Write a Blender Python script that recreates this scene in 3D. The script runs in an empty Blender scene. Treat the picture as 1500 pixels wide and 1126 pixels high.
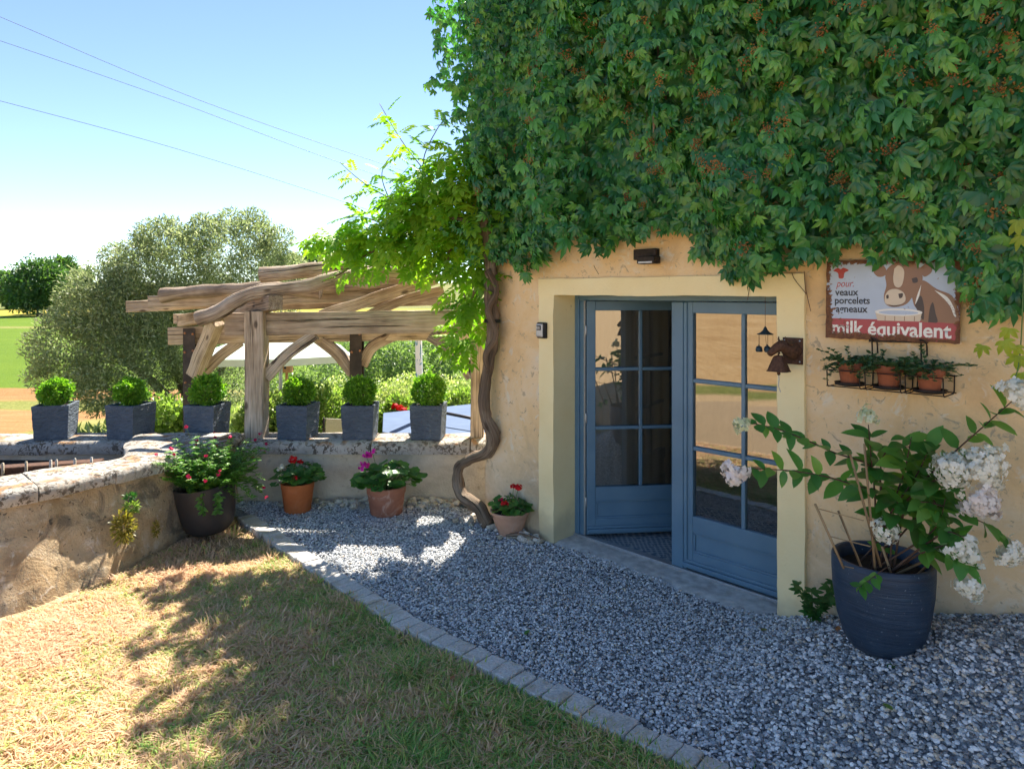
import bpy, math, random
import numpy as np
from mathutils import Vector, Matrix, noise as mnoise

# ------------------------------------------------------------------ camera, sky, sun, exposure
scene = bpy.context.scene
COL = scene.collection
CAMH = 2.1
cam_d = bpy.data.cameras.new('camera'); cam = bpy.data.objects.new('camera', cam_d); COL.objects.link(cam)
cam.location = (0, 0, CAMH); cam.rotation_euler = (math.radians(90), 0, 0)
cam_d.sensor_width = 36.0; cam_d.lens = 24.0; cam_d.shift_y = -133/1500
cam_d.clip_start = 0.05; cam_d.clip_end = 3000
scene.camera = cam
SUN_AZ, SUN_EL = math.radians(14), math.radians(52)
world = bpy.data.worlds.new('World'); scene.world = world; world.use_nodes = True
wn = world.node_tree; wn.nodes.clear()
wo = wn.nodes.new('ShaderNodeOutputWorld'); wb = wn.nodes.new('ShaderNodeBackground'); ws = wn.nodes.new('ShaderNodeTexSky')
ws.sky_type = 'NISHITA'; ws.sun_disc = False; ws.sun_elevation = SUN_EL; ws.sun_rotation = SUN_AZ
ws.altitude = 300; ws.air_density = 0.70; ws.dust_density = 0.0; ws.ozone_density = 1.0
wb.inputs['Strength'].default_value = 0.088
wn.links.new(ws.outputs[0], wb.inputs['Color']); wn.links.new(wb.outputs[0], wo.inputs[0])
sun_d = bpy.data.lights.new('sun', 'SUN'); sun = bpy.data.objects.new('sun', sun_d); COL.objects.link(sun)
sun_d.energy = 5.0; sun_d.angle = math.radians(0.53); sun_d.color = (1.0, 0.92, 0.80)
SDIR = Vector((math.sin(SUN_AZ)*math.cos(SUN_EL), math.cos(SUN_AZ)*math.cos(SUN_EL), math.sin(SUN_EL)))
sun.rotation_euler = SDIR.to_track_quat('Z', 'Y').to_euler(); sun.location = (5, 15, 20)
vs = scene.view_settings
vs.view_transform = 'Standard'; vs.look = 'None'; vs.gamma = 1.0; vs.use_curve_mapping = False
vs.exposure = 1.58
scene.render.engine = 'CYCLES'
cy = scene.cycles
cy.use_denoising = True; cy.use_adaptive_sampling = True; cy.adaptive_threshold = 0.02
cy.max_bounces = 8; cy.diffuse_bounces = 4; cy.glossy_bounces = 4; cy.transmission_bounces = 4; cy.transparent_max_bounces = 10
cy.caustics_reflective = False; cy.caustics_refractive = False

# ------------------------------------------------------------------ layout helpers
rng = random.Random(11)
nrg = np.random.default_rng(5)
def at(px, py, Y):
    """point of the place seen at photo pixel (px, py), Y metres away"""
    return Vector(((px-750)/1000*Y, Y, CAMH-(py-430)/1000*Y))
RV = Vector((0.6929, -0.7210, 0)); NV = Vector((0.7210, 0.6929, 0))      # along the facade to the right / into the house
RZ = math.atan2(RV.y, RV.x)
def HW(s, d, z): return RV*s + NV*d + Vector((0, 0, z))                   # house frame -> world
def to_sd(x, y): return x*RV.x+y*RV.y, x*NV.x+y*NV.y
def sst(a, b, x):
    t = np.clip((x-a)/(b-a), 0, 1); return t*t*(3-2*t)
def proj(p): return 750+1000*p[0]/p[1], 430+1000*(CAMH-p[2])/p[1]
def n3(x, y, z): return mnoise.noise(Vector((x, y, z)))

# ------------------------------------------------------------------ object helpers
INV = {}
def props(o, label=None, cat=None, group=None, kind=None):
    if label: o['label'] = label
    if cat: o['category'] = cat
    if group: o['group'] = group
    if kind: o['kind'] = kind
    return o
def thing(name, loc, label, cat, group=None, rz=0.0, rot=None):
    o = bpy.data.objects.new(name, None); COL.objects.link(o)
    o.empty_display_size = 0.1
    o.location = loc
    o.rotation_euler = rot if rot else (0, 0, rz)
    props(o, label, cat, group)
    M = Matrix.Translation(Vector(loc)) @ o.rotation_euler.to_matrix().to_4x4()
    INV[o.name] = M.inverted()
    return o
def root_of(o):
    while o.parent: o = o.parent
    return o
def link_mesh(name, me, parent=None):
    o = bpy.data.objects.new(name, me); COL.objects.link(o)
    if parent is not None: o.parent = parent
    return o
class MB:
    def __init__(s): s.v = []; s.f = []; s.m = []; s.g = []
    def add(s, verts, faces, mi=0, gc=None):
        o = len(s.v)
        s.v += [(float(v[0]), float(v[1]), float(v[2])) for v in verts]
        s.g += [tuple(map(float, q)) for q in gc] if gc is not None else [(float(v[0]), float(v[1]), float(v[2])) for v in verts]
        s.f += [tuple(i+o for i in f) for f in faces]; s.m += [mi]*len(faces)
        return s
    def build(s, name, mats, parent=None, w=True, smooth=False, bevel=0.0, rnd=None, auto=None):
        me = bpy.data.meshes.new(name)
        V = s.v
        if parent is not None and w:
            iv = INV.get(root_of(parent).name)
            if iv is not None: V = [iv @ Vector(v) for v in V]
        me.from_pydata([tuple(v) for v in V], [], s.f)
        if not isinstance(mats, (list, tuple)): mats = [mats]
        for m in mats: me.materials.append(m)
        if len(mats) > 1: me.polygons.foreach_set('material_index', s.m)
        a = me.attributes.new('gc', 'FLOAT_VECTOR', 'POINT'); a.data.foreach_set('vector', np.array(s.g, dtype=np.float32).ravel())
        if smooth: me.polygons.foreach_set('use_smooth', [True]*len(me.polygons))
        me.update()
        o = link_mesh(name, me, parent)
        if smooth and auto: 
            try: me.set_sharp_from_angle(angle=math.radians(auto))
            except Exception: pass
        if bevel:
            b = o.modifiers.new('bevel', 'BEVEL'); b.width = bevel; b.segments = 2; b.limit_method = 'ANGLE'; b.angle_limit = math.radians(40)
        return o
BOXF = [(0,3,2,1),(4,5,6,7),(0,1,5,4),(1,2,6,5),(2,3,7,6),(3,0,4,7)]
def box(mb, x0, x1, y0, y1, z0, z1, M=None, mi=0):
    v = [Vector(p) for p in ((x0,y0,z0),(x1,y0,z0),(x1,y1,z0),(x0,y1,z0),(x0,y0,z1),(x1,y0,z1),(x1,y1,z1),(x0,y1,z1))]
    g = [tuple(p) for p in v]
    if M is not None: v = [M @ p for p in v]
    return mb.add(v, BOXF, mi, g)
def lathe(mb, prof, n=32, c=(0,0,0), M=None, mi=0, jit=0.0, cap0=True, cap1=False):
    V = []; F = []
    for (r, z) in prof:
        for k in range(n):
            a = 2*math.pi*k/n
            rr = r*(1+jit*n3(math.cos(a)*2+z*3, math.sin(a)*2, z*4))
            p = Vector((c[0]+rr*math.cos(a), c[1]+rr*math.sin(a), c[2]+z)); V.append(M @ p if M is not None else p)
    for i in range(len(prof)-1):
        for k in range(n):
            F.append((i*n+k, i*n+(k+1)%n, (i+1)*n+(k+1)%n, (i+1)*n+k))
    if cap0: F.append(tuple(reversed(range(n))))
    if cap1: F.append(tuple((len(prof)-1)*n+k for k in range(n)))
    return mb.add(V, F, mi)
def crom(pts, m):
    """Catmull-Rom resample, every column (position, radius) alike"""
    P = np.array(pts, float); P = np.vstack([2*P[0]-P[1], P, 2*P[-1]-P[-2]]); out = []
    for i in range(1, len(P)-2):
        for k in range(m):
            t = k/m
            out.append(0.5*((2*P[i])+(-P[i-1]+P[i+1])*t+(2*P[i-1]-5*P[i]+4*P[i+1]-P[i+2])*t*t+(-P[i-1]+3*P[i]-3*P[i+1]+P[i+2])*t**3))
    out.append(P[-2]); return np.array(out)
def section(kind, n):
    if kind == 'round': return [(math.cos(2*math.pi*k/n), math.sin(2*math.pi*k/n)) for k in range(n)]
    c = 0.90
    return [(1,-c),(1,0),(1,c),(c,1),(0,1),(-c,1),(-1,c),(-1,0),(-1,-c),(-c,-1),(0,-1),(c,-1)]
def loft(mb, pts, rad, kind='round', n=8, amp=0.0, freq=3.0, up=(0,0,1), seed=0.0, caps=True, mi=0):
    """sweep a section along pts; rad: number, list, or list of (half width, half height)"""
    P = [Vector(p[:3]) for p in pts]; k = len(P)
    if not hasattr(rad, '__len__'): rad = [rad]*k
    elif len(rad) == 2 and k != 2: rad = [rad]*k
    S = section(kind, n); ns = len(S); V = []; G = []; F = []
    u = Vector(up); L = 0.0
    for i in range(k):
        t = (P[min(i+1, k-1)]-P[max(i-1, 0)]).normalized()
        u = u-t*u.dot(t)
        if u.length < 1e-4: u = t.orthogonal()
        u.normalize(); w = t.cross(u)
        if i: L += (P[i]-P[i-1]).length
        r = rad[i]; ra, rb = (r if hasattr(r, '__len__') else (r, r))
        for (a, b) in S:
            q = P[i]+w*(a*ra)+u*(b*rb)
            if amp:
                f = 1+amp*(n3(q.x*freq+seed, q.y*freq, q.z*freq)+0.5*n3(q.x*freq*3, q.y*freq*3+seed, q.z*freq*3))
                q = P[i]+w*(a*ra*f)+u*(b*rb*f)
            V.append(q); G.append((a*ra+seed, b*rb, L))
    for i in range(k-1):
        for j in range(ns):
            F.append((i*ns+j, i*ns+(j+1)%ns, (i+1)*ns+(j+1)%ns, (i+1)*ns+j))
    if caps:
        F.append(tuple(reversed(range(ns)))); F.append(tuple((k-1)*ns+j for j in range(ns)))
    return mb.add(V, F, mi, G)
def tube(mb, pts, r, n=6, m=0, **kw):
    if m: 
        arr = crom([tuple(p)+((r[i] if hasattr(r, '__len__') else r),) for i, p in enumerate(pts)], m)
        return loft(mb, [Vector(a[:3]) for a in arr], [float(a[3]) for a in arr], n=n, **kw)
    return loft(mb, pts, r, n=n, **kw)
def sheet(mb, fn, nu, nv, mi=0, flip=False):
    V = [fn(i/nu, j/nv) for j in range(nv+1) for i in range(nu+1)]
    F = []
    for j in range(nv):
        for i in range(nu):
            a = j*(nu+1)+i; q = (a, a+1, a+nu+2, a+nu+1); F.append(q[::-1] if flip else q)
    return mb.add(V, F, mi)

# ------------------------------------------------------------------ many small faces as one mesh, or as parts
def np_mesh(name, V, F, mat, parent=None, rnd=None, smooth=True, kind=None, w=True):
    V = np.asarray(V, np.float32)
    if parent is not None and w:
        iv = INV.get(root_of(parent).name)
        if iv is not None:
            A = np.array(iv, dtype=np.float32); V = V @ A[:3, :3].T + A[:3, 3]
    F = np.asarray(F, np.int32); nf, k = F.shape
    me = bpy.data.meshes.new(name)
    me.vertices.add(len(V)); me.vertices.foreach_set('co', V.ravel())
    me.loops.add(nf*k); me.loops.foreach_set('vertex_index', F.ravel())
    me.polygons.add(nf); me.polygons.foreach_set('loop_start', np.arange(nf, dtype=np.int32)*k)
    try: me.polygons.foreach_set('loop_total', np.full(nf, k, np.int32))
    except Exception: pass
    me.polygons.foreach_set('use_smooth', np.full(nf, smooth, bool))
    me.materials.append(mat)
    if rnd is not None:
        a = me.attributes.new('rnd', 'FLOAT', 'POINT'); a.data.foreach_set('value', np.asarray(rnd, np.float32))
    me.update(calc_edges=True)
    if not name: return me
    o = link_mesh(name, me, parent)
    if kind: o['kind'] = kind
    return o
def unit(A):
    A = np.asarray(A, float); return A/np.maximum(np.linalg.norm(A, axis=-1, keepdims=True), 1e-9)
def frames(Yd, Zd):
    """columns x, y, z: y along the leaf, z its upper side"""
    Yd = unit(Yd); Zd = np.asarray(Zd, float); Zd = unit(Zd-Yd*np.sum(Zd*Yd, -1, keepdims=True)); Xd = np.cross(Yd, Zd)
    return np.stack([Xd, Yd, Zd], -1)
def scatter(tpl, T, Rm, S):
    V, F = tpl; n = len(T); V = np.asarray(V, float)
    S = np.asarray(S, float); S = S[:, None, None] if S.ndim == 1 else S[:, None, :]
    W = np.einsum('nij,nkj->nki', Rm, V[None]*S)+np.asarray(T)[:, None, :]
    Fs = (np.asarray(F)[None]+(np.arange(n)*len(V))[:, None, None]).reshape(-1, len(F[0]))
    return W.reshape(-1, 3), Fs
def foliage(name, parent, tpls, T, Yd, Zd, S, mat, nparts=0, score=None, part='leaf', kind='stuff'):
    """leaves: those with the highest score become parts of their own, the rest one mesh"""
    T = np.asarray(T, float); n = len(T); Rm = frames(Yd, Zd); S = np.asarray(S, float)
    pick = np.zeros(n, bool)
    if nparts:
        sc = score if score is not None else nrg.random(n)
        pick[np.argsort(-np.asarray(sc))[:nparts]] = True
        mes = []
        for V, F in tpls:
            me = np_mesh('', V, F, mat, None); me.name = part; mes.append(me)
        iv = INV[root_of(parent).name]
        for i in np.nonzero(pick)[0]:
            o = link_mesh(part, mes[i % len(mes)], parent)
            M = Matrix.Identity(4)
            for r in range(3):
                for c in range(3): M[r][c] = Rm[i, r, c]*S[i]
                M[r][3] = T[i, r]
            o.matrix_basis = iv @ M
    rest = np.nonzero(~pick)[0]
    if len(rest):
        VV = []; FF = []; RR = []; off = 0
        for k, tp in enumerate(tpls):
            ix = rest[rest % len(tpls) == k]
            if not len(ix): continue
            v, f = scatter(tp, T[ix], Rm[ix], S[ix]); VV.append(v); FF.append(f+off); off += len(v)
            RR.append(np.repeat(nrg.random(len(ix)), len(tp[0])))
        return np_mesh(name, np.vstack(VV), np.vstack(FF), mat, parent, np.concatenate(RR), kind=kind)
def tri(F):
    out = []
    for f in F:
        for k in range(1, len(f)-1): out.append((f[0], f[k], f[k+1]))
    return out
def blade(L=1.0, W=0.5, seg=3, fold=0.25, droop=0.15, tip=1.0, o=(0,0,0), ang=0.0, wide=0.42):
    """one pointed leaf with a midrib fold, as triangles"""
    V = []; F = []
    ts = [0]+[ (i+0.0)/seg for i in range(1, seg)]+[1]
    V.append((0, 0, 0))
    for t in ts[1:-1]:
        w = W*0.5*(math.sin(math.pi*t**(math.log(0.5)/math.log(wide)))**0.8)
        z = -droop*t*t*L
        V += [(-w, t*L, z+fold*w), (0, t*L, z), (w, t*L, z+fold*w)]
    V.append((0, L*tip, -droop*L)); e = len(V)-1
    F += [(0, 2, 1), (0, 3, 2)]
    for i in range(len(ts)-3):
        a = 1+3*i; b = a+3
        F += [(a, a+1, b+1), (a, b+1, b), (a+1, a+2, b+2), (a+1, b+2, b+1)]
    a = e-3
    F += [(a, a+1, e), (a+1, a+2, e)]
    ca, sa = math.cos(ang), math.sin(ang)
    V = [(o[0]+x*ca-y*sa, o[1]+x*sa+y*ca, o[2]+z) for x, y, z in V]
    return V, F
def join_t(parts):
    V = []; F = []
    for v, f in parts:
        o = len(V); V += v; F += [tuple(i+o for i in q) for q in f]
    return V, F
LEAF2 = ([(0,0,0),(-.5,.45,.08),(0,1,0),(.5,.45,.08)], [(0,2,1),(0,3,2)])
ICO_V = []; ICO_F = []
def _ico():
    t = (1+5**.5)/2
    v = [(-1,t,0),(1,t,0),(-1,-t,0),(1,-t,0),(0,-1,t),(0,1,t),(0,-1,-t),(0,1,-t),(t,0,-1),(t,0,1),(-t,0,-1),(-t,0,1)]
    f = [(0,11,5),(0,5,1),(0,1,7),(0,7,10),(0,10,11),(1,5,9),(5,11,4),(11,10,2),(10,7,6),(7,1,8),(3,9,4),(3,4,2),(3,2,6),(3,6,8),(3,8,9),(4,9,5),(2,4,11),(6,2,10),(8,6,7),(9,8,1)]
    n = math.sqrt(1+t*t); return [tuple(c/n for c in p) for p in v], f
ICO = _ico()
def ico2():
    V, F = ICO; V = list(V); F2 = []; mid = {}
    def m(a, b):
        k = (min(a, b), max(a, b))
        if k not in mid:
            p = Vector(V[a])+Vector(V[b]); p.normalize(); V.append(tuple(p)); mid[k] = len(V)-1
        return mid[k]
    for a, b, c in F:
        x, y, z = m(a, b), m(b, c), m(c, a); F2 += [(a, x, z), (b, y, x), (c, z, y), (x, y, z)]
    return V, F2
ICO2 = ico2()
def lumpy(tpl, amp, seed, sq=(1,1,1)):
    V = []
    for p in tpl[0]:
        f = 1+amp*n3(p[0]*1.3+seed, p[1]*1.3-seed, p[2]*1.3)*1.6
        V.append((p[0]*f*sq[0], p[1]*f*sq[1], p[2]*f*sq[2]))
    return V, tpl[1]

# ------------------------------------------------------------------ materials
class NT:
    def __init__(s, name):
        s.mat = bpy.data.materials.new(name); s.mat.use_nodes = True; s.t = s.mat.node_tree; s.t.nodes.clear()
        s.out = s.t.nodes.new('ShaderNodeOutputMaterial')
    def n(s, ty, ins=None, **kw):
        nd = s.t.nodes.new(ty)
        for k, v in kw.items(): setattr(nd, k, v)
        for k, v in (ins or {}).items(): s.set(nd.inputs[k], v)
        return nd
    def set(s, sock, v):
        if isinstance(v, bpy.types.NodeSocket): s.t.links.new(v, sock)
        else:
            if sock.type == 'RGBA' and len(v) == 3: v = (*v, 1)
            sock.default_value = v
    def pos(s): return s.n('ShaderNodeNewGeometry').outputs['Position']
    def nrm(s): return s.n('ShaderNodeNewGeometry').outputs['Normal']
    def obj(s): return s.n('ShaderNodeTexCoord').outputs['Object']
    def attr(s, a, o='Vector'): return s.n('ShaderNodeAttribute', attribute_name=a).outputs[o]
    def sep(s, v, i): return s.n('ShaderNodeSeparateXYZ', {0: v}).outputs[i]
    def scale(s, v, sc): return s.n('ShaderNodeVectorMath', {0: v, 1: sc}, operation='MULTIPLY').outputs[0]
    def noise(s, v, sc, det=4, ro=0.55, dist=0.0): 
        return s.n('ShaderNodeTexNoise', {'Vector': v, 'Scale': sc, 'Detail': det, 'Roughness': ro, 'Distortion': dist}).outputs['Fac']
    def vor(s, v, sc, o='Distance', feat='F1', rnd=1.0): return s.n('ShaderNodeTexVoronoi', {'Vector': v, 'Scale': sc, 'Randomness': rnd}, feature=feat).outputs[o]
    def ramp(s, fac, stops, interp='LINEAR'):
        r = s.n('ShaderNodeValToRGB', {0: fac}); cr = r.color_ramp; cr.interpolation = interp
        while len(cr.elements) > 1: cr.elements.remove(cr.elements[-1])
        for i, (p, c) in enumerate(stops):
            e = cr.elements[0] if i == 0 else cr.elements.new(p)
            e.position = p; e.color = (*c, 1) if hasattr(c, '__len__') else (c, c, c, 1)
        return r.outputs[0]
    def mix(s, fac, a, b, blend='MIX'):
        m = s.n('ShaderNodeMix', data_type='RGBA', blend_type=blend)
        s.set(m.inputs[0], fac); s.set(m.inputs[6], a); s.set(m.inputs[7], b); return m.outputs[2]
    def math(s, op, a, b=0.0, c=None, clamp=False):
        m = s.n('ShaderNodeMath', operation=op, use_clamp=clamp); s.set(m.inputs[0], a); s.set(m.inputs[1], b)
        if c is not None: s.set(m.inputs[2], c)
        return m.outputs[0]
    def step(s, x, a, b): return s.n('ShaderNodeMapRange', {0: x, 1: a, 2: b}, interpolation_type='SMOOTHSTEP').outputs[0]
    def bump(s, h, st=0.5, di=0.02, nrm=None):
        b = s.n('ShaderNodeBump', {'Height': h, 'Strength': st, 'Distance': di})
        if nrm is not None: s.set(b.inputs['Normal'], nrm)
        return b.outputs[0]
    def bsdf(s, col, rough=0.7, nrm=None, spec=0.4, metal=0.0, extra=None):
        p = s.n('ShaderNodeBsdfPrincipled', {'Base Color': col, 'Roughness': rough, 'Metallic': metal, 'Specular IOR Level': spec})
        if nrm is not None: s.set(p.inputs['Normal'], nrm)
        for k, v in (extra or {}).items(): s.set(p.inputs[k], v)
        s.t.links.new(p.outputs[0], s.out.inputs[0]); return p
def rnd_val(t):
    """per leaf random: attribute of a joined mesh plus the object's own"""
    a = t.attr('rnd', 'Fac'); b = t.n('ShaderNodeObjectInfo').outputs['Random']
    return t.math('FRACT', t.math('ADD', a, b))
def m_plain(name, c, rough=0.6, var=0.15, sc=20.0, bump=0.1, metal=0.0, spec=0.4, di=0.004):
    t = NT(name); n = t.noise(t.obj(), sc, 5)
    a = [x*(1-var) for x in c]; b = [min(1, x*(1+var)) for x in c]
    t.bsdf(t.ramp(n, [(0.3, a), (0.7, b)]), t.math('ADD', t.math('MULTIPLY', n, 0.2), rough-0.1), t.bump(n, bump, di) if bump else None, spec, metal)
    return t.mat
def m_leaf(name, stops, trans=0.35, tcol=None, rough=0.45, spec=0.5, vein=0.0):
    t = NT(name); r = rnd_val(t)
    nz = t.noise(t.pos(), 9, 2)
    f = t.math('ADD', t.math('MULTIPLY', r, 0.75), t.math('MULTIPLY', nz, 0.25))
    c = t.ramp(f, stops)
    p = t.n('ShaderNodeBsdfPrincipled', {'Base Color': c, 'Roughness': rough, 'Specular IOR Level': spec})
    tr = t.n('ShaderNodeBsdfTranslucent', {'Color': t.mix(1.0, c, tcol or (1.6, 1.9, 0.7), 'MULTIPLY')})
    m = t.n('ShaderNodeMixShader', {0: trans}); t.t.links.new(p.outputs[0], m.inputs[1]); t.t.links.new(tr.outputs[0], m.inputs[2])
    t.t.links.new(m.outputs[0], t.out.inputs[0]); return t.mat
MT = {}
def make_materials():
    # ochre lime plaster
    t = NT('ochre_plaster'); v = t.obj()
    big = t.noise(v, 1.6, 7, 0.68, 0.6); fine = t.noise(v, 38, 6, 0.7); mid = t.noise(v, 7, 5, 0.65, 0.8)
    c = t.ramp(big, [(0.30, (0.66, 0.45, 0.235)), (0.45, (0.80, 0.57, 0.30)), (0.58, (0.82, 0.63, 0.39)), (0.72, (0.74, 0.63, 0.48))])
    c = t.mix(t.step(mid, 0.56, 0.70), c, (0.78, 0.68, 0.52))
    c = t.mix(t.math('MULTIPLY', t.step(t.noise(v, 13, 4, 0.7, 1.0), 0.58, 0.66), 0.75), c, (0.40, 0.32, 0.22))
    z = t.sep(v, 2); damp = t.math('SUBTRACT', 1.0, t.step(t.math('ADD', z, t.math('MULTIPLY', t.math('SUBTRACT', big, 0.5), 1.2)), 0.15, 0.95))
    c = t.mix(t.math('MULTIPLY', damp, 0.75), c, t.ramp(mid, [(0.35, (0.46, 0.38, 0.26)), (0.65, (0.66, 0.56, 0.40))]))
    pits = t.step(t.vor(t.scale(v, (1, 1, 1)), 22), 0.06, 0.16)
    pitm = t.math('MAXIMUM', pits, t.step(t.noise(v, 3.1, 2), 0.34, 0.46))
    c = t.mix(t.math('MULTIPLY', t.math('SUBTRACT', 1, pitm), 0.55), c, (0.26, 0.21, 0.16))
    h = t.math('ADD', t.math('MULTIPLY', fine, 0.35), t.math('ADD', t.math('MULTIPLY', mid, 0.6), t.math('MULTIPLY', pitm, 0.3)))
    t.bsdf(c, 0.9, t.bump(h, 0.6, 0.02), 0.2); MT['plaster'] = t.mat
    t = NT('cream_render'); v = t.obj(); n = t.noise(v, 2.2, 5, 0.6); f = t.noise(v, 60, 4)
    c = t.ramp(n, [(0.3, (0.86, 0.71, 0.38)), (0.7, (0.91, 0.79, 0.47))])
    z = t.sep(v, 2)
    c = t.mix(t.math('MULTIPLY', t.math('SUBTRACT', 1, t.step(t.math('ADD', z, t.math('MULTIPLY', n, 0.5)), 0.28, 0.55)), 0.6), c, (0.42, 0.36, 0.25))
    c = t.mix(t.math('MULTIPLY', t.step(t.noise(v, 17, 4, 0.7), 0.66, 0.74), 0.45), c, (0.45, 0.35, 0.2))
    t.bsdf(c, 0.85, t.bump(t.math('ADD', f, t.noise(v, 9, 3)), 0.25, 0.01), 0.25); MT['cream'] = t.mat
    # old limestone wall with lichen
    def stone(name, top):
        t = NT(name); v = t.pos(); n = t.noise(v, 2.6, 7, 0.65, 0.5); m = t.noise(v, 11, 6, 0.65, 0.6); f = t.noise(v, 60, 5, 0.7)
        if top:
            c = t.ramp(n, [(0.3, (0.30, 0.275, 0.24)), (0.5, (0.43, 0.40, 0.355)), (0.7, (0.54, 0.51, 0.46))])
            up = t.step(t.sep(t.nrm(), 2), 0.35, 0.75)
            c = t.mix(t.math('MULTIPLY', up, t.step(t.noise(v, 5.5, 4, 0.6, 0.5), 0.52, 0.64)), c, t.ramp(m, [(0.35, (0.20, 0.09, 0.04)), (0.6, (0.42, 0.25, 0.13))]))
            c = t.mix(t.math('MULTIPLY', t.step(t.noise(v, 24, 5, 0.65, 0.8), 0.51, 0.56), t.step(t.noise(v, 3.2, 3), 0.36, 0.50)), c, (0.13, 0.11, 0.088))
        else:
            c = t.ramp(n, [(0.30, (0.31, 0.225, 0.135)), (0.45, (0.48, 0.35, 0.205)), (0.58, (0.58, 0.45, 0.29)), (0.72, (0.54, 0.47, 0.37))])
            c = t.mix(t.math('MULTIPLY', t.step(m, 0.55, 0.7), 0.7), c, (0.72, 0.65, 0.54))
            c = t.mix(t.math('MULTIPLY', t.step(t.noise(v, 3.7, 6, 0.70, 1.0), 0.47, 0.62), 0.85), c, (0.20, 0.165, 0.12))
            c = t.mix(t.math('MULTIPLY', t.step(t.noise(v, 31, 4, 0.6, 0.8), 0.62, 0.68), 0.8), c, (0.07, 0.06, 0.045))
        h = t.math('ADD', t.math('MULTIPLY', m, 0.8), t.math('MULTIPLY', f, 0.35))
        t.bsdf(c, 0.92, t.bump(h, 0.8, 0.03), 0.2); return t.mat
    MT['stone'] = stone('old_limestone', False); MT['coping'] = stone('lichened_coping', True)
    t = NT('grey_render_wall'); v = t.pos(); n = t.noise(v, 2.4, 6, 0.65, 0.5); m = t.noise(v, 14, 5, 0.65); f = t.noise(v, 70, 4)
    c = t.ramp(n, [(0.3, (0.44, 0.37, 0.27)), (0.5, (0.60, 0.52, 0.39)), (0.7, (0.72, 0.64, 0.50))])
    c = t.mix(t.math('MULTIPLY', t.step(m, 0.58, 0.7), 0.6), c, (0.34, 0.28, 0.20))
    t.bsdf(c, 0.92, t.bump(t.math('ADD', m, t.math('MULTIPLY', f, 0.5)), 0.7, 0.02), 0.2); MT['wallgrey'] = t.mat
    # weathered oak: grain runs along each member
    def wood(name, lo, mid, hi, crack=0.8):
        t = NT(name); g = t.attr('gc'); o = t.n('ShaderNodeObjectInfo').outputs['Random']
        g2 = t.n('ShaderNodeVectorMath', {0: g, 1: t.n('ShaderNodeCombineXYZ', {0: t.math('MULTIPLY', o, 7.0)}).outputs[0]}, operation='ADD').outputs[0]
        s1 = t.noise(t.scale(g2, (26, 26, 1.6)), 1.0, 6, 0.7, 0.25); s2 = t.noise(t.scale(g2, (90, 90, 3.0)), 1.0, 4, 0.6); b = t.noise(g2, 2.5, 3)
        f = t.math('ADD', t.math('MULTIPLY', s1, 0.5), t.math('MULTIPLY', b, 0.5))
        c = t.ramp(f, [(0.36, lo), (0.5, mid), (0.64, hi)])
        kn = t.step(t.vor(t.scale(g2, (5, 5, 2.2)), 1.0), 0.05, 0.13); c = t.mix(t.math('MULTIPLY', t.math('SUBTRACT', 1, kn), 0.8), c, (0.07, 0.045, 0.03))
        cr = t.step(t.noise(t.scale(g2, (45, 45, 1.1)), 1.0, 4, 0.6, 0.5), 0.34, 0.39)
        c = t.mix(0.75, c, t.mix(1.0, c, t.ramp(s2, [(0.3, 0.45), (0.5, 1.0), (0.7, 1.35)]), 'MULTIPLY'))
        c = t.mix(t.math('MULTIPLY', t.math('SUBTRACT', 1, cr), crack), c, (0.05, 0.035, 0.022))
        t.bsdf(c, 0.85, t.bump(t.math('ADD', t.math('ADD', s1, t.math('MULTIPLY', s2, 0.6)), t.math('MULTIPLY', cr, 1.5)), 0.9, 0.02), 0.2); return t.mat
    MT['oak'] = wood('weathered_oak', (0.29, 0.21, 0.14), (0.48, 0.375, 0.265), (0.63, 0.52, 0.40))
    MT['log'] = wood('grey_log', (0.14, 0.10, 0.072), (0.36, 0.275, 0.20), (0.58, 0.485, 0.385), 0.95)
    MT['bark'] = wood('vine_bark', (0.085, 0.06, 0.04), (0.20, 0.145, 0.10), (0.33, 0.26, 0.19))
    MT['olivebark'] = wood('olive_bark', (0.10, 0.085, 0.065), (0.22, 0.18, 0.14), (0.33, 0.28, 0.22))
    MT['cane'] = wood('bamboo_cane', (0.22, 0.13, 0.07), (0.36, 0.24, 0.13), (0.46, 0.33, 0.19), 0.3)
    MT['twig'] = m_plain('brown_twig', (0.10, 0.055, 0.035), 0.7, 0.3)
    MT['gstem'] = m_plain('green_stem', (0.10, 0.18, 0.05), 0.6, 0.25)
    MT['steel'] = m_plain('dark_steel_post', (0.055, 0.043, 0.036), 0.65, 0.45, 9, 0.2, 0.3)
    MT['rust'] = m_plain('rusty_iron', (0.10, 0.05, 0.03), 0.75, 0.5, 60, 0.3, 0.3)
    MT['iron'] = m_plain('black_iron', (0.03, 0.022, 0.018), 0.55, 0.5, 40, 0.2, 0.4)
    MT['bolt'] = m_plain('rusty_bolt', (0.35, 0.16, 0.08), 0.6, 0.3, 60, 0.2, 0.2)
    MT['strap'] = m_plain('black_strap', (0.012, 0.012, 0.013), 0.6)
    # blue slate-look planters
    t = NT('slate_planter'); v = t.obj(); n = t.noise(t.scale(v, (9, 9, 30)), 1.0, 6, 0.7, 0.5); m = t.noise(v, 5, 4)
    vo = t.vor(t.scale(v, (30, 30, 55)), 1.0)
    c = t.ramp(t.math('ADD', t.math('MULTIPLY', n, 0.6), t.math('MULTIPLY', m, 0.4)), [(0.3, (0.055, 0.070, 0.095)), (0.55, (0.105, 0.13, 0.165)), (0.75, (0.20, 0.235, 0.28))])
    t.bsdf(c, 0.75, t.bump(t.math('ADD', n, t.math('MULTIPLY', vo, 0.6)), 0.9, 0.02), 0.35); MT['slate'] = t.mat
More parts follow.
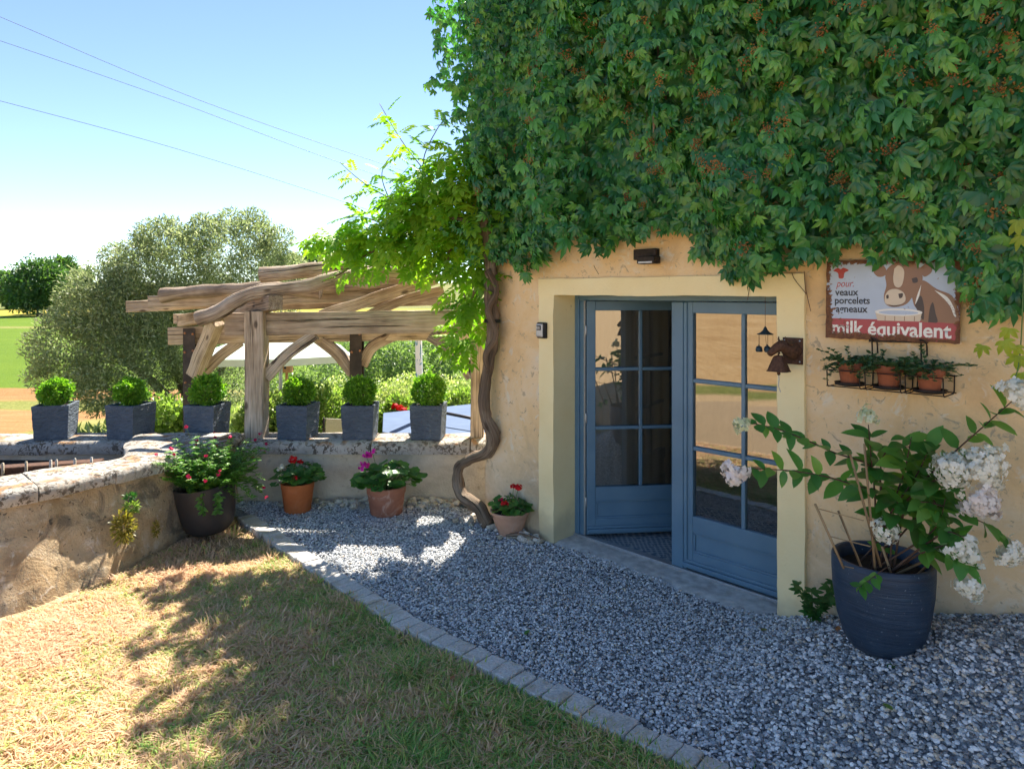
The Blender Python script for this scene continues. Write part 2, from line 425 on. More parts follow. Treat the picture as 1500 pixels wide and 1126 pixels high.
    t = NT('blue_glazed_pot'); v = t.obj(); n = t.noise(t.scale(v, (3, 3, 70)), 1.0, 5, 0.6, 0.3); m = t.noise(v, 6, 5)
    c = t.ramp(t.math('ADD', t.math('MULTIPLY', n, 0.6), t.math('MULTIPLY', m, 0.4)), [(0.3, (0.010, 0.022, 0.045)), (0.55, (0.022, 0.045, 0.082)), (0.75, (0.05, 0.085, 0.13))])
    c = t.mix(t.math('MULTIPLY', t.step(t.noise(v, 90, 2), 0.70, 0.74), 0.5), c, (0.4, 0.45, 0.5))
    t.bsdf(c, 0.5, t.bump(n, 0.5, 0.01), 0.5); MT['bluepot'] = t.mat
    MT['charpot'] = m_plain('charcoal_plastic', (0.040, 0.036, 0.036), 0.5, 0.12, 8, 0.05)
    def terra(name, a, b, w):
        t = NT(name); v = t.obj(); n = t.noise(t.scale(v, (4, 4, 9)), 1.0, 6, 0.65, 0.8); f = t.noise(v, 60, 4)
        c = t.ramp(n, [(0.32, a), (0.6, b)])
        c = t.mix(t.math('MULTIPLY', t.step(t.noise(v, 8, 5, 0.65, 1.2), 0.50, 0.70), w), c, (0.62, 0.48, 0.40))
        t.bsdf(c, 0.8, t.bump(t.math('ADD', n, f), 0.2, 0.006), 0.3); return t.mat
    MT['terra1'] = terra('orange_terracotta', (0.42, 0.125, 0.040), (0.52, 0.165, 0.055), 0.05)
    MT['terra2'] = terra('weathered_terracotta', (0.27, 0.11, 0.07), (0.40, 0.175, 0.11), 0.55)
    MT['terra3'] = terra('pale_terracotta', (0.50, 0.28, 0.18), (0.60, 0.36, 0.25), 0.25)
    MT['terra4'] = terra('brown_terracotta', (0.28, 0.09, 0.045), (0.38, 0.13, 0.065), 0.15)
    MT['soil'] = m_plain('potting_soil', (0.030, 0.021, 0.015), 0.95, 0.5, 60, 0.9, di=0.02)
    # blue painted joinery
    t = NT('blue_paint'); v = t.obj(); n = t.noise(v, 4, 4); g = t.noise(t.scale(v, (60, 60, 3)), 1.0, 3)
    t.bsdf(t.ramp(n, [(0.3, (0.085, 0.175, 0.26)), (0.7, (0.115, 0.215, 0.305))]), 0.42, t.bump(g, 0.08, 0.004), 0.5); MT['bluepaint'] = t.mat
    MT['greyalu'] = m_plain('grey_aluminium', (0.42, 0.44, 0.46), 0.4, 0.1, 30, 0.05, 0.6)
    t = NT('window_glass'); gl = t.n('ShaderNodeBsdfGlossy', {'Color': (0.95, 0.97, 1.0, 1), 'Roughness': 0.004}); tr = t.n('ShaderNodeBsdfTransparent', {'Color': (0.72, 0.76, 0.76, 1)})
    fr = t.n('ShaderNodeFresnel', {'IOR': 1.9})
    fac = t.math('ADD', t.math('MULTIPLY', fr.outputs[0], 1.0), 0.17, clamp=True)
    m = t.n('ShaderNodeMixShader', {0: fac}); t.t.links.new(tr.outputs[0], m.inputs[1]); t.t.links.new(gl.outputs[0], m.inputs[2]); t.t.links.new(m.outputs[0], t.out.inputs[0]); MT['glass'] = t.mat
    MT['concrete'] = m_plain('pale_concrete', (0.52, 0.52, 0.50), 0.85, 0.3, 14, 0.5, di=0.01)
    MT['room'] = m_plain('room_plaster', (0.80, 0.72, 0.62), 0.9, 0.2, 3, 0.2)
    MT['cabinet'] = m_plain('pale_cabinet', (0.62, 0.55, 0.34), 0.5, 0.08, 6, 0.0)
    # cement tiles with a printed pattern
    t = NT('cement_tile'); v = t.obj(); o = t.n('ShaderNodeObjectInfo').outputs['Random']
    w = t.math('SINE', t.math('MULTIPLY', t.sep(v, 0), t.math('ADD', 60, t.math('MULTIPLY', o, 90)))); w2 = t.math('SINE', t.math('MULTIPLY', t.sep(v, 1), t.math('ADD', 60, t.math('MULTIPLY', o, 90))))
    c = t.ramp(t.math('ADD', t.math('MULTIPLY', t.math('MULTIPLY', w, w2), 0.5), 0.5), [(0.0, (0.10, 0.16, 0.22)), (0.42, (0.40, 0.43, 0.44)), (0.62, (0.24, 0.31, 0.36)), (0.8, (0.52, 0.53, 0.50))], 'CONSTANT')
    t.bsdf(c, 0.35, None, 0.5); MT['tile'] = t.mat
    # gravel: stone colours by stone
    t = NT('gravel_stone'); r = t.attr('rnd', 'Fac'); n = t.noise(t.pos(), 90, 3)
    c = t.ramp(r, [(0.0, (0.22, 0.23, 0.24)), (0.12, (0.42, 0.44, 0.455)), (0.32, (0.57, 0.585, 0.595)), (0.58, (0.68, 0.69, 0.695)), (0.79, (0.79, 0.79, 0.785)), (0.90, (0.90, 0.89, 0.87)), (0.94, (0.70, 0.59, 0.46)), (0.98, (0.12, 0.12, 0.12))], 'CONSTANT')
    t.bsdf(t.mix(0.35, c, t.mix(1.0, c, t.ramp(n, [(0.3, 0.5), (0.7, 1.4)]), 'MULTIPLY')), 0.75, None, 0.35); MT['gravel'] = t.mat
    MT['gravelbed'] = m_plain('gravel_bed', (0.26, 0.28, 0.30), 0.95, 0.5, 70, 0.9, di=0.02)
    t = NT('pale_stone'); o = t.n('ShaderNodeObjectInfo').outputs['Random']; n = t.noise(t.obj(), 2.5, 5)
    t.bsdf(t.mix(t.math('MULTIPLY', n, 0.5), t.ramp(o, [(0, (0.46, 0.38, 0.27)), (0.4, (0.66, 0.60, 0.50)), (1, (0.80, 0.77, 0.70))]), (0.35, 0.31, 0.25)), 0.85, t.bump(n, 0.4, 0.2), 0.25); MT['palestone'] = t.mat
    t = NT('granite_sett'); o = t.n('ShaderNodeObjectInfo').outputs['Random']; v = t.pos(); n = t.noise(v, 75, 4, 0.7); m = t.noise(v, 9, 4)
    c = t.mix(o, (0.56, 0.55, 0.52), (0.76, 0.73, 0.67)); c = t.mix(0.6, c, t.ramp(n, [(0.3, (0.26, 0.26, 0.26)), (0.7, (0.78, 0.75, 0.71))]))
    c = t.mix(t.math('MULTIPLY', t.step(m, 0.5, 0.65), 0.6), c, (0.42, 0.36, 0.26))
    t.bsdf(c, 0.85, t.bump(n, 0.5, 0.008), 0.3); MT['sett'] = t.mat
    # dry lawn
    def lawncol(t, v):
        x = t.sep(v, 0); y = t.sep(v, 1)
        n = t.noise(v, 1.3, 5, 0.65, 0.4); m = t.noise(v, 5.5, 4, 0.65)
        return t.math('ADD', t.math('ADD', t.math('MULTIPLY', n, 1.15), t.math('MULTIPLY', t.math('SUBTRACT', m, 0.44), 0.55)), t.math('MULTIPLY', t.math('ADD', x, 1.05), 0.115))
    t = NT('lawn_soil'); v = t.pos(); k = lawncol(t, v); f = t.noise(v, 55, 5, 0.7)
    c = t.ramp(k, [(0.50, (0.60, 0.43, 0.26)), (0.72, (0.34, 0.30, 0.13))]); c = t.mix(0.5, c, t.ramp(f, [(0.3, (0.14, 0.10, 0.06)), (0.7, (0.52, 0.38, 0.22))]))
    t.bsdf(c, 0.95, t.bump(f, 0.9, 0.03), 0.1); MT['lawnsoil'] = t.mat
    t = NT('grass_blade'); v = t.pos(); k = lawncol(t, v); r = t.attr('rnd', 'Fac')
    kk = t.math('ADD', k, t.math('MULTIPLY', t.math('SUBTRACT', r, 0.5), 0.62))
    c = t.ramp(kk, [(0.44, (0.80, 0.56, 0.36)), (0.60, (0.74, 0.55, 0.30)), (0.70, (0.54, 0.58, 0.17)), (0.84, (0.32, 0.52, 0.12)), (1.0, (0.18, 0.39, 0.09))])
    p = t.n('ShaderNodeBsdfPrincipled', {'Base Color': c, 'Roughness': 0.6, 'Specular IOR Level': 0.25}); tr = t.n('ShaderNodeBsdfTranslucent', {'Color': c}); m = t.n('ShaderNodeMixShader', {0: 0.35})
    t.t.links.new(p.outputs[0], m.inputs[1]); t.t.links.new(tr.outputs[0], m.inputs[2]); t.t.links.new(m.outputs[0], t.out.inputs[0]); MT['grass'] = t.mat
    # leaves
    MT['creeper'] = m_leaf('creeper_leaf', [(0.0, (0.014, 0.090, 0.036)), (0.38, (0.038, 0.175, 0.055)), (0.66, (0.080, 0.27, 0.065)), (0.90, (0.16, 0.39, 0.07)), (1.0, (0.36, 0.54, 0.10))], 0.3, rough=0.30)
    MT['wisteria'] = m_leaf('wisteria_leaf', [(0.0, (0.12, 0.29, 0.03)), (0.5, (0.24, 0.42, 0.035)), (1.0, (0.42, 0.54, 0.06))], 0.55, (1.25, 1.5, 0.42))
    MT['hydleaf'] = m_leaf('hydrangea_leaf', [(0.0, (0.05, 0.17, 0.04)), (0.6, (0.10, 0.27, 0.05)), (1.0, (0.24, 0.40, 0.07))], 0.35, rough=0.38)
    MT['gerleaf'] = m_leaf('geranium_leaf', [(0.0, (0.035, 0.12, 0.03)), (0.6, (0.065, 0.19, 0.035)), (1.0, (0.15, 0.30, 0.05))], 0.3)
    MT['box'] = m_leaf('boxwood_leaf', [(0.0, (0.06, 0.16, 0.02)), (0.5, (0.14, 0.29, 0.03)), (1.0, (0.36, 0.52, 0.06))], 0.45, rough=0.38)
    MT['salvia'] = m_leaf('salvia_leaf', [(0.0, (0.07, 0.17, 0.03)), (0.6, (0.13, 0.28, 0.05)), (1.0, (0.24, 0.38, 0.09))], 0.4)
    MT['olive'] = m_leaf('olive_leaf', [(0.0, (0.10, 0.145, 0.06)), (0.4, (0.20, 0.265, 0.125)), (0.75, (0.34, 0.40, 0.23)), (1.0, (0.66, 0.70, 0.54))], 0.5, (1.3, 1.3, 0.95), 0.45)
    MT['succ'] = m_leaf('succulent_leaf', [(0.0, (0.045, 0.11, 0.045)), (1.0, (0.10, 0.20, 0.08))], 0.15)
    MT['fig'] = m_leaf('sapling_leaf', [(0.0, (0.03, 0.12, 0.03)), (1.0, (0.07, 0.20, 0.04))], 0.25)
    MT['moss'] = m_leaf('yellow_moss', [(0.0, (0.10, 0.10, 0.02)), (0.5, (0.28, 0.24, 0.04)), (1.0, (0.48, 0.38, 0.08))], 0.2)
    MT['tree'] = m_leaf('broad_tree_leaf', [(0.0, (0.035, 0.085, 0.040)), (0.6, (0.075, 0.15, 0.05)), (1.0, (0.17, 0.26, 0.07))], 0.35)
    MT['shrubA'] = m_leaf('shrub_leaf', [(0.0, (0.11, 0.18, 0.045)), (0.6, (0.21, 0.29, 0.085)), (1.0, (0.40, 0.46, 0.17))], 0.45)
    MT['shrubB'] = m_leaf('grey_shrub_leaf', [(0.0, (0.09, 0.15, 0.08)), (0.6, (0.19, 0.26, 0.13)), (1.0, (0.34, 0.41, 0.23))], 0.4)
    MT['shrubC'] = m_leaf('pale_shrub_leaf', [(0.0, (0.17, 0.24, 0.085)), (0.5, (0.32, 0.38, 0.16)), (0.75, (0.58, 0.58, 0.38)), (1.0, (0.80, 0.78, 0.66))], 0.35)
    MT['yleaf'] = m_leaf('yellow_green_leaf', [(0.0, (0.25, 0.34, 0.04)), (1.0, (0.42, 0.48, 0.06))], 0.45)
    MT['deadleaf'] = m_leaf('fallen_leaf', [(0.0, (0.30, 0.10, 0.04)), (0.6, (0.36, 0.20, 0.08)), (1.0, (0.12, 0.2, 0.04))], 0.1)
    def petal(name, a, b): MT[name] = m_leaf(name+'_petal', [(0.0, a), (1.0, b)], 0.3, (1, 1, 1), 0.6, 0.2)
    petal('red', (0.50, 0.008, 0.015), (0.75, 0.02, 0.025)); petal('magenta', (0.55, 0.015, 0.30), (0.80, 0.04, 0.48)); petal('crimson', (0.45, 0.01, 0.06), (0.70, 0.04, 0.15))
    petal('white', (0.86, 0.82, 0.66), (0.94, 0.93, 0.86)); petal('blush', (0.84, 0.74, 0.70), (0.92, 0.88, 0.82)); petal('limewhite', (0.62, 0.68, 0.36), (0.88, 0.88, 0.74))
    petal('berry', (0.30, 0.13, 0.05), (0.42, 0.26, 0.07))
make_materials()

# ================================================================== THE SETTING
def d_edge(s): return np.interp(s, [-6.4, -5.0, -3.6, -1.7, -0.5, 2.0], [2.64, 2.56, 2.53, 2.70, 2.82, 3.0])
def gz(x, y):
    """height of the ground in front of the house: gravel banks up along the wall to the right"""
    s, d = to_sd(x, y)
    return 0.34*np.maximum(0, s+2.1)*sst(2.75, 4.1, d)
def terr_z(x, y):
    z = -0.10-0.42*sst(7.1, 8.4, y)-0.55*sst(11, 20, y)
    z = z+7.6*sst(85, 290, y)+6.0*sst(250, 700, y)*sst(-120, 100, x)
    z = z+0.018*np.maximum(0, -x-9)*(1-sst(6, 30, y))
    return z
t = NT('countryside'); v = t.pos(); x = t.sep(v, 0); y = t.sep(v, 1)
n = t.noise(v, 0.35, 5, 0.6); f = t.noise(v, 9.0, 5, 0.7); nn = t.math('MULTIPLY', t.math('SUBTRACT', n, 0.5), 2.0)
xs = t.math('ADD', x, t.math('MULTIPLY', nn, 0.8)); ys = t.math('ADD', y, t.math('MULTIPLY', nn, 0.9))
garden = t.ramp(t.math('ADD', t.math('MULTIPLY', n, 0.6), t.math('MULTIPLY', f, 0.4)), [(0.32, (0.10, 0.14, 0.03)), (0.5, (0.22, 0.23, 0.06)), (0.68, (0.42, 0.31, 0.15))])
rows = t.noise(t.scale(v, (0.5, 7.0, 1)), 1.0, 4, 0.6)
gold = t.ramp(t.math('ADD', t.math('MULTIPLY', rows, 0.5), t.math('MULTIPLY', n, 0.5)), [(0.3, (0.26, 0.125, 0.045)), (0.5, (0.34, 0.18, 0.075)), (0.7, (0.42, 0.25, 0.115))])
weeds = t.ramp(f, [(0.3, (0.09, 0.13, 0.02)), (0.7, (0.30, 0.28, 0.09))])
green = t.ramp(t.math('ADD', t.math('MULTIPLY', n, 0.5), t.math('MULTIPLY', f, 0.5)), [(0.3, (0.075, 0.14, 0.012)), (0.7, (0.14, 0.21, 0.022))])
far = t.ramp(t.noise(v, 0.02, 3), [(0.35, (0.10, 0.16, 0.03)), (0.5, (0.20, 0.20, 0.07)), (0.65, (0.07, 0.11, 0.03))])
def band(c, a, lo, hi, col):
    m = t.math('MULTIPLY', t.step(a, lo-0.25, lo+0.25), t.math('SUBTRACT', 1, t.step(a, hi-0.25, hi+0.25))); return t.mix(m, c, col)
left = t.math('MULTIPLY', xs, -1.0)
c = garden
dry = t.ramp(f, [(0.3, (0.44, 0.29, 0.15)), (0.7, (0.64, 0.46, 0.25))])
c = t.mix(t.math('SUBTRACT', 1, t.step(ys, 6.0, 8.0)), c, dry)
c = band(c, left, 8.4, 900, t.mix(t.step(n, 0.45, 0.6), weeds, garden)); straw = t.ramp(t.math('ADD', t.math('MULTIPLY', rows, 0.5), t.math('MULTIPLY', n, 0.5)), [(0.3, (0.40, 0.235, 0.10)), (0.5, (0.52, 0.33, 0.15)), (0.7, (0.62, 0.43, 0.22))])
c = band(c, left, 9.6, 900, t.mix(t.step(ys, 8.0, 11.5), straw, gold))
lf = t.step(left, 8.0, 8.6)
zone = band(c, ys, 18.0, 20.0, weeds); c = t.mix(lf, c, zone)
c = band(c, ys, 22.6, 900, green); c = band(c, ys, 62, 66, weeds); c = band(c, ys, 96, 118, (0.36, 0.30, 0.05)); c = band(c, ys, 118, 2000, far)
t.bsdf(c, 0.95, t.bump(f, 0.8, 0.08), 0.1); MT['land'] = t.mat
def axis(bounds):
    out = []
    for a, b, st in bounds: out += list(np.arange(a, b, st))
    return np.array(out+[bounds[-1][1]])
gx = axis([(-900, -100, 40), (-100, -20, 5), (-20, 20, 0.8), (20, 100, 5), (100, 901, 40)]); gy = axis([(-400, -40, 20), (-40, 0, 4), (0, 30, 0.6), (30, 120, 4), (120, 901, 20)])
X, Y = np.meshgrid(gx, gy); Z = terr_z(X, Y)
ni, nj = len(gx), len(gy); idx = np.arange(ni*nj).reshape(nj, ni)
F = np.stack([idx[:-1, :-1], idx[:-1, 1:], idx[1:, 1:], idx[1:, :-1]], -1).reshape(-1, 4)
props(np_mesh('ground', np.stack([X, Y, Z], -1).reshape(-1, 3), F, MT['land'], kind='structure'), 'garden, stubble field and green fields running to the horizon')

# ---- basin (old stone trough) outline, also the lawn's left edge
OT = [(-7.0, 5.1), (-4.75, 4.35), (-3.60, 4.72), (-3.25, 5.22), (-3.0, 5.62), (-2.88, 6.0), (-2.8, 6.45), (-2.76, 6.95)]
OB = [(-7.0, 4.75), (-4.7, 4.02), (-3.40, 4.36), (-2.99, 5.08), (-2.88, 5.55), (-2.82, 5.95), (-2.76, 6.4), (-2.72, 6.95)]
IN = [(-7.0, 5.6), (-4.85, 5.0), (-3.98, 5.18), (-3.62, 5.5), (-3.33, 5.75), (-3.45, 6.1), (-3.68, 6.5), (-3.8, 6.90)]
cOT, cOB, cIN = (crom([(a, b, 0) for a, b in q], 8) for q in (OT, OB, IN))
WALL_Y0, WALL_Y1, WALL_Z = 6.88, 7.36, 0.60

# ---- lawn sheet and grass
def lawn_h(x, y): return -0.035+0.018*n3(x*1.1, y*1.1, 0.3)+0.008*n3(x*5, y*5, 2)
def in_lawn(x, y, m=0.0):
    s, d = to_sd(x, y)
    if d > d_edge(s)-0.075-m: return False
    if y > 6.85: return False
    xb = -99
    return x > xb+0.02+m
mb = MB()
lx = np.arange(-7, 2.6, 0.1); ly = np.arange(-1.0, 7.0, 0.1)
V = [(a, b, float(lawn_h(a, b))) for b in ly for a in lx]; nx = len(lx); F = []
for j in range(len(ly)-1):
    for i in range(nx-1):
        cx, cyy = lx[i]+.05, ly[j]+.05; s, d = to_sd(cx, cyy)
        if d < d_edge(s)+0.02: a = j*nx+i; F.append((a, a+1, a+nx+1, a+nx))
mb.add(V, F)
props(mb.build('lawn', MT['lawnsoil'], smooth=True), 'dry patchy lawn beside the gravel path', kind='structure')
NB = 140000
gp = []
cand = np.stack([nrg.uniform(-4.2, 1.2, NB*3), nrg.uniform(2.2, 6.8, NB*3)], -1)
vis = (np.abs(cand[:, 0]) < 0.79*cand[:, 1]+0.1)
s_, d_ = cand[:, 0]*RV.x+cand[:, 1]*RV.y, cand[:, 0]*NV.x+cand[:, 1]*NV.y
ok = vis & (d_ < d_edge(s_)-0.085+nrg.normal(0, 0.012, len(cand))) & ((cand[:, 1] < 4.2) | (cand[:, 0] > np.interp(cand[:, 1], cOB[17:, 1], cOB[17:, 0])+0.01))
# bare soil at the foot of the charcoal pot
soilm = np.exp(-(((cand[:, 0]+2.42)/0.42)**2+((cand[:, 1]-5.85)/0.55)**2)**1.5)
pn = np.array([n3(a*2.2, b*2.2, 5)+0.6*n3(a*7, b*7, 1) for a, b in cand[:NB*2:40]])
ok &= nrg.random(len(cand)) > soilm*0.93
cand = cand[ok][:NB]
hh = np.array([0.5+0.8*max(0, n3(a*1.7, b*1.7, 9)+0.5*n3(a*6, b*6, 3)+0.2)+1.3*max(0, n3(a*3.3, b*3.3, 17)-.22) for a, b in cand])
green = np.clip((cand[:, 0]+2.2)/2.2, 0, 1)
H_ = (0.016+0.030*nrg.random(len(cand))**1.5)*(0.7+hh*(0.6+0.8*green)); Lz = np.array([lawn_h(a, b) for a, b in cand])
ang = nrg.uniform(0, 6.283, len(cand)); lean = nrg.uniform(0.4, 2.4, len(cand)); wd = nrg.uniform(0.0026, 0.0062, len(cand))
dx, dy = np.cos(ang), np.sin(ang)
b0 = np.stack([cand[:, 0], cand[:, 1], Lz-0.004], -1); pr = np.stack([-dy, dx, 0*dx], -1)*wd[:, None]
mid = b0+np.stack([dx*H_*lean*0.35, dy*H_*lean*0.35, H_*0.65], -1); tip = b0+np.stack([dx*H_*lean, dy*H_*lean, H_*(1.05-0.2*lean*0.5)], -1)
V = np.stack([b0-pr, b0+pr, mid-pr*.8, mid+pr*.8, tip], 1).reshape(-1, 3)
k = np.arange(len(cand))[:, None, None]*5; F = (np.array([[0,1,3],[0,3,2],[2,3,4]])[None]+k).reshape(-1, 3)
props(np_mesh('grass', V, F, MT['grass'], rnd=np.repeat(nrg.random(len(cand)), 5), kind='stuff'), 'short dry and green grass of the lawn', 'grass')

# coarser tufts and weeds standing in the lawn, some leaning over the edging
tc = [(a, b) for a, b in zip(nrg.uniform(-3.2, .8, 2600), nrg.uniform(2.6, 6.3, 2600)) if in_lawn(a, b, -.05) and abs(a) < .78*b and n3(a*1.9, b*1.9, 31)+.25*(a+1.5) > .12][:300]
edgeline = [HW(s, float(d_edge(s))-.10+rng.gauss(0, .012), 0) for s in np.linspace(-5.6, -1.2, 170)]
tc += [(w.x, w.y) for w in edgeline if rng.random() < .38]
T = []; Yd = []
for a, b in tc:
    for k in range(rng.randint(9, 22)):
        g_ = rng.uniform(0, 6.28); r_ = abs(rng.gauss(0, .022)); x_, y_ = a+r_*math.cos(g_), b+r_*math.sin(g_); T.append((x_, y_, float(lawn_h(x_, y_))-.004)); Yd.append((math.cos(g_)*rng.uniform(.2, 1.1), math.sin(g_)*rng.uniform(.2, 1.1), 1))
foliage('lawn_tufts', None, [blade(1, .13, 3, .3, .45), blade(1, .10, 3, .2, .7)], T, Yd, nrg.normal(size=(len(T), 3))+[0, -.5, .3], nrg.uniform(.035, .095, len(T)), MT['grass'])
props(COL.objects['lawn_tufts'], 'coarser green grass tufts scattered over the lawn and along the edging', 'grass', kind='stuff')

# ---- gravel path: bed, stones, edging setts
def in_gravel(x, y, m=0.0):
    s, d = to_sd(x, y)
    return (d > d_edge(s)+0.06+m) & (d < 4.26-m) & (y < WALL_Y0+0.02) & (x > -2.8)
mb = MB(); st = 0.08; xs_ = np.arange(-2.9, 3.6, st); ys_ = np.arange(0.8, 7.1, st); V = []; F = []
for b in ys_:
    for a in xs_: V.append((a, b, float(gz(a, b))-0.012))
for j in range(len(ys_)-1):
    for i in range(len(xs_)-1):
        cx, cyy = xs_[i]+st/2, ys_[j]+st/2; s, d = to_sd(cx, cyy)
        if d > d_edge(s)-0.06 and d < 4.42 and cyy < 7.0: a = j*len(xs_)+i; F.append((a, a+1, a+len(xs_)+1, a+len(xs_)))
mb.add(V, F); props(mb.build('gravel_path', MT['gravelbed'], smooth=True), 'grey gravel path along the house front', kind='structure')
NG = 62000
cand = np.stack([nrg.uniform(-2.8, 3.2, NG*4), nrg.uniform(2.0, 6.95, NG*4)], -1)
ok = in_gravel(cand[:, 0], cand[:, 1]) & (np.abs(cand[:, 0]) < 0.79*cand[:, 1]+0.15)
s_, d_ = to_sd(cand[:, 0], cand[:, 1])
cand = cand[ok][:NG]
s_, d_ = to_sd(cand[:, 0], cand[:, 1])
size = nrg.uniform(0.0048, 0.0100, len(cand))*(1+0.35*sst(-2.6, -1.2, s_))
big = nrg.random(len(cand)) < 0.03; size[big] *= 1.5
T = np.stack([cand[:, 0], cand[:, 1], gz(cand[:, 0], cand[:, 1])+nrg.uniform(-0.012, 0.010, len(cand))+0.012*np.array([n3(a*2, b*2, 7) for a, b in cand])], -1)
S = np.stack([size*nrg.uniform(0.9, 1.5, len(cand)), size*nrg.uniform(0.7, 1.1, len(cand)), size*nrg.uniform(0.45, 0.7, len(cand))], -1)
Yd = np.stack([np.cos(q := nrg.uniform(0, 6.28, len(cand))), np.sin(q), nrg.normal(0, 0.25, len(cand))], -1); Zd = np.stack([nrg.normal(0, .3, len(cand)), nrg.normal(0, .3, len(cand)), np.ones(len(cand))], -1)
Rm = frames(Yd, Zd); VV = []; FF = []; RR = []; off = 0
for k in range(5):
    tp = lumpy(ICO, 0.28, 3.1*k+1); ix = np.arange(k, len(cand), 5); v_, f_ = scatter(tp, T[ix], Rm[ix], S[ix]); VV.append(v_); FF.append(f_+off); off += len(v_)
    r = nrg.random(len(ix)); r = np.where((s_[ix]+nrg.normal(0, .25, len(ix)) > -1.75) & (r < 0.55), nrg.random(len(ix))*0.20, r); r = np.where((s_[ix] > -1.3) & (r > 0.6) & (nrg.random(len(ix)) < .35), 0.93+0.05*nrg.random(len(ix)), r)  # darker stones mixed in to the right: the deeper shade there put into colour
    RR.append(np.repeat(r, len(tp[0])))
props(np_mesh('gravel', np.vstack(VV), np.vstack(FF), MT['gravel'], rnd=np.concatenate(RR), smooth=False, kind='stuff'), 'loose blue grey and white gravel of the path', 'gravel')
edg = thing('stone_edging', HW(-6.35, 2.64, 0), 'single row of pale granite setts between lawn and gravel', 'edging')
s = -6.38
while s < -0.2:
    L = rng.uniform(0.095, 0.135); d = float(d_edge(s+L/2)); mb = MB()
    hw = 0.073+rng.uniform(-0.006, 0.006); M = Matrix.Translation(HW(s+L/2, d+rng.uniform(-.006, .006), 0.010+rng.uniform(-.006, .006)+float(gz(*(HW(s, d, 0).xy))))) @ Matrix.Rotation(RZ+rng.uniform(-.05, .05)-math.atan2(float(d_edge(s+L)-d_edge(s)), L)*-1, 4, 'Z') @ Matrix.Rotation(rng.uniform(-.04, .04), 4, 'X')
    a = L/2-0.004
    def jj(): return rng.uniform(-0.005, 0.005)
    v = [M @ Vector(p) for p in ((-a+jj(),-hw+jj(),-.08),(a+jj(),-hw+jj(),-.08),(a+jj(),hw+jj(),-.08),(-a+jj(),hw+jj(),-.08),(-a+jj(),-hw+jj(),.008+jj()*.5),(a+jj(),-hw+jj(),.008+jj()*.5),(a+jj(),hw+jj(),.008+jj()*.5),(-a+jj(),hw+jj(),.008+jj()*.5))]
    mb.add(v, BOXF); mb.build('sett', MT['sett'], edg, bevel=0.008); s += L

# ---- low wall with coping stones
lw = thing('garden_wall', (-1.6, WALL_Y0+0.2, 0), 'low grey rendered garden wall carrying the six slate planters', 'wall')
mb = MB()
def wallface(u, v):
    X_ = -7.5+u*8.2; Z_ = -0.3+v*0.80
    return (X_, WALL_Y0+0.02+0.022*n3(X_*1.3, 0, Z_*1.6)+0.012*n3(X_*5, 3, Z_*5)-0.05*(1-v)*max(0, n3(X_*.8, 9, 1)+.3), Z_)
sheet(mb, wallface, 130, 16)
mb.add([(-7.5, WALL_Y0+.02, .5), (.7, WALL_Y0+.02, .5), (.7, WALL_Y1-.02, .5), (-7.5, WALL_Y1-.02, .5), (.7, WALL_Y1-.02, -.9), (-7.5, WALL_Y1-.02, -.9), (.7, WALL_Y0+.02, -.9), (-7.5, WALL_Y0+.02, -.9)], [(0, 1, 2, 3), (3, 2, 4, 5), (1, 6, 4, 2), (0, 3, 5, 7)])
mb.build('wall_body', MT['wallgrey'], lw, smooth=True, auto=50)
def slab(mb, outline_o, outline_i, zt, th, lip=0.0, seed=0.0, zi=None):
    """a rough slab between two polylines: top, front, back and ends"""
    n = len(outline_o); m = 5; rows = []
    prof = [(0.0, -th), (-0.02, -th*0.5), (0.0, -0.02), (0.06, 0.0)]+[(0.06+0.88*k/m, 0.004) for k in range(1, m)]+[(0.94, 0.0), (1.0, -0.02), (1.0, -th)]
    V = []
    for i in range(n):
        o = Vector(outline_o[i]); q = Vector(outline_i[i])
        for (t_, dz) in prof:
            p = o.lerp(q, t_); a = 0.012
            j = n3(p.x*3+seed, p.y*3, dz*9)+0.6*n3(p.x*9, p.y*9+seed, dz*14)
            e = (o-q).normalized()*(a*1.4*j if t_ < .1 or t_ > .9 else 0)
            V.append((p.x+e.x, p.y+e.y, zt+dz+(a*j if dz > -th*.7 else 0)))
    k = len(prof); F = [(i*k+j, (i+1)*k+j, (i+1)*k+j+1, i*k+j+1) for i in range(n-1) for j in range(k-1)]
    F += [tuple(range(k)), tuple(reversed([(n-1)*k+j for j in range(k)]))]
    F += [((i+1)*k, i*k, i*k+k-1, (i+1)*k+k-1) for i in range(n-1)]
    mb.add(V, F)
for xa, xb in ((-7.4, -5.9), (-5.9, -4.75), (-4.75, -3.82), (-3.82, -2.75), (-2.75, -1.42), (-1.42, -0.42), (-0.42, 0.5)):
    mb = MB(); k = max(6, int((xb-xa)/0.08)); xx = np.linspace(xa+0.006, xb-0.006, k)
    slab(mb, [(a, WALL_Y0-0.02, 0) for a in xx], [(a, WALL_Y1+0.02, 0) for a in xx], WALL_Z+rng.uniform(-.008, .006), 0.12, seed=xa)
    mb.build('coping_stone', MT['coping'], lw, smooth=True, auto=60)

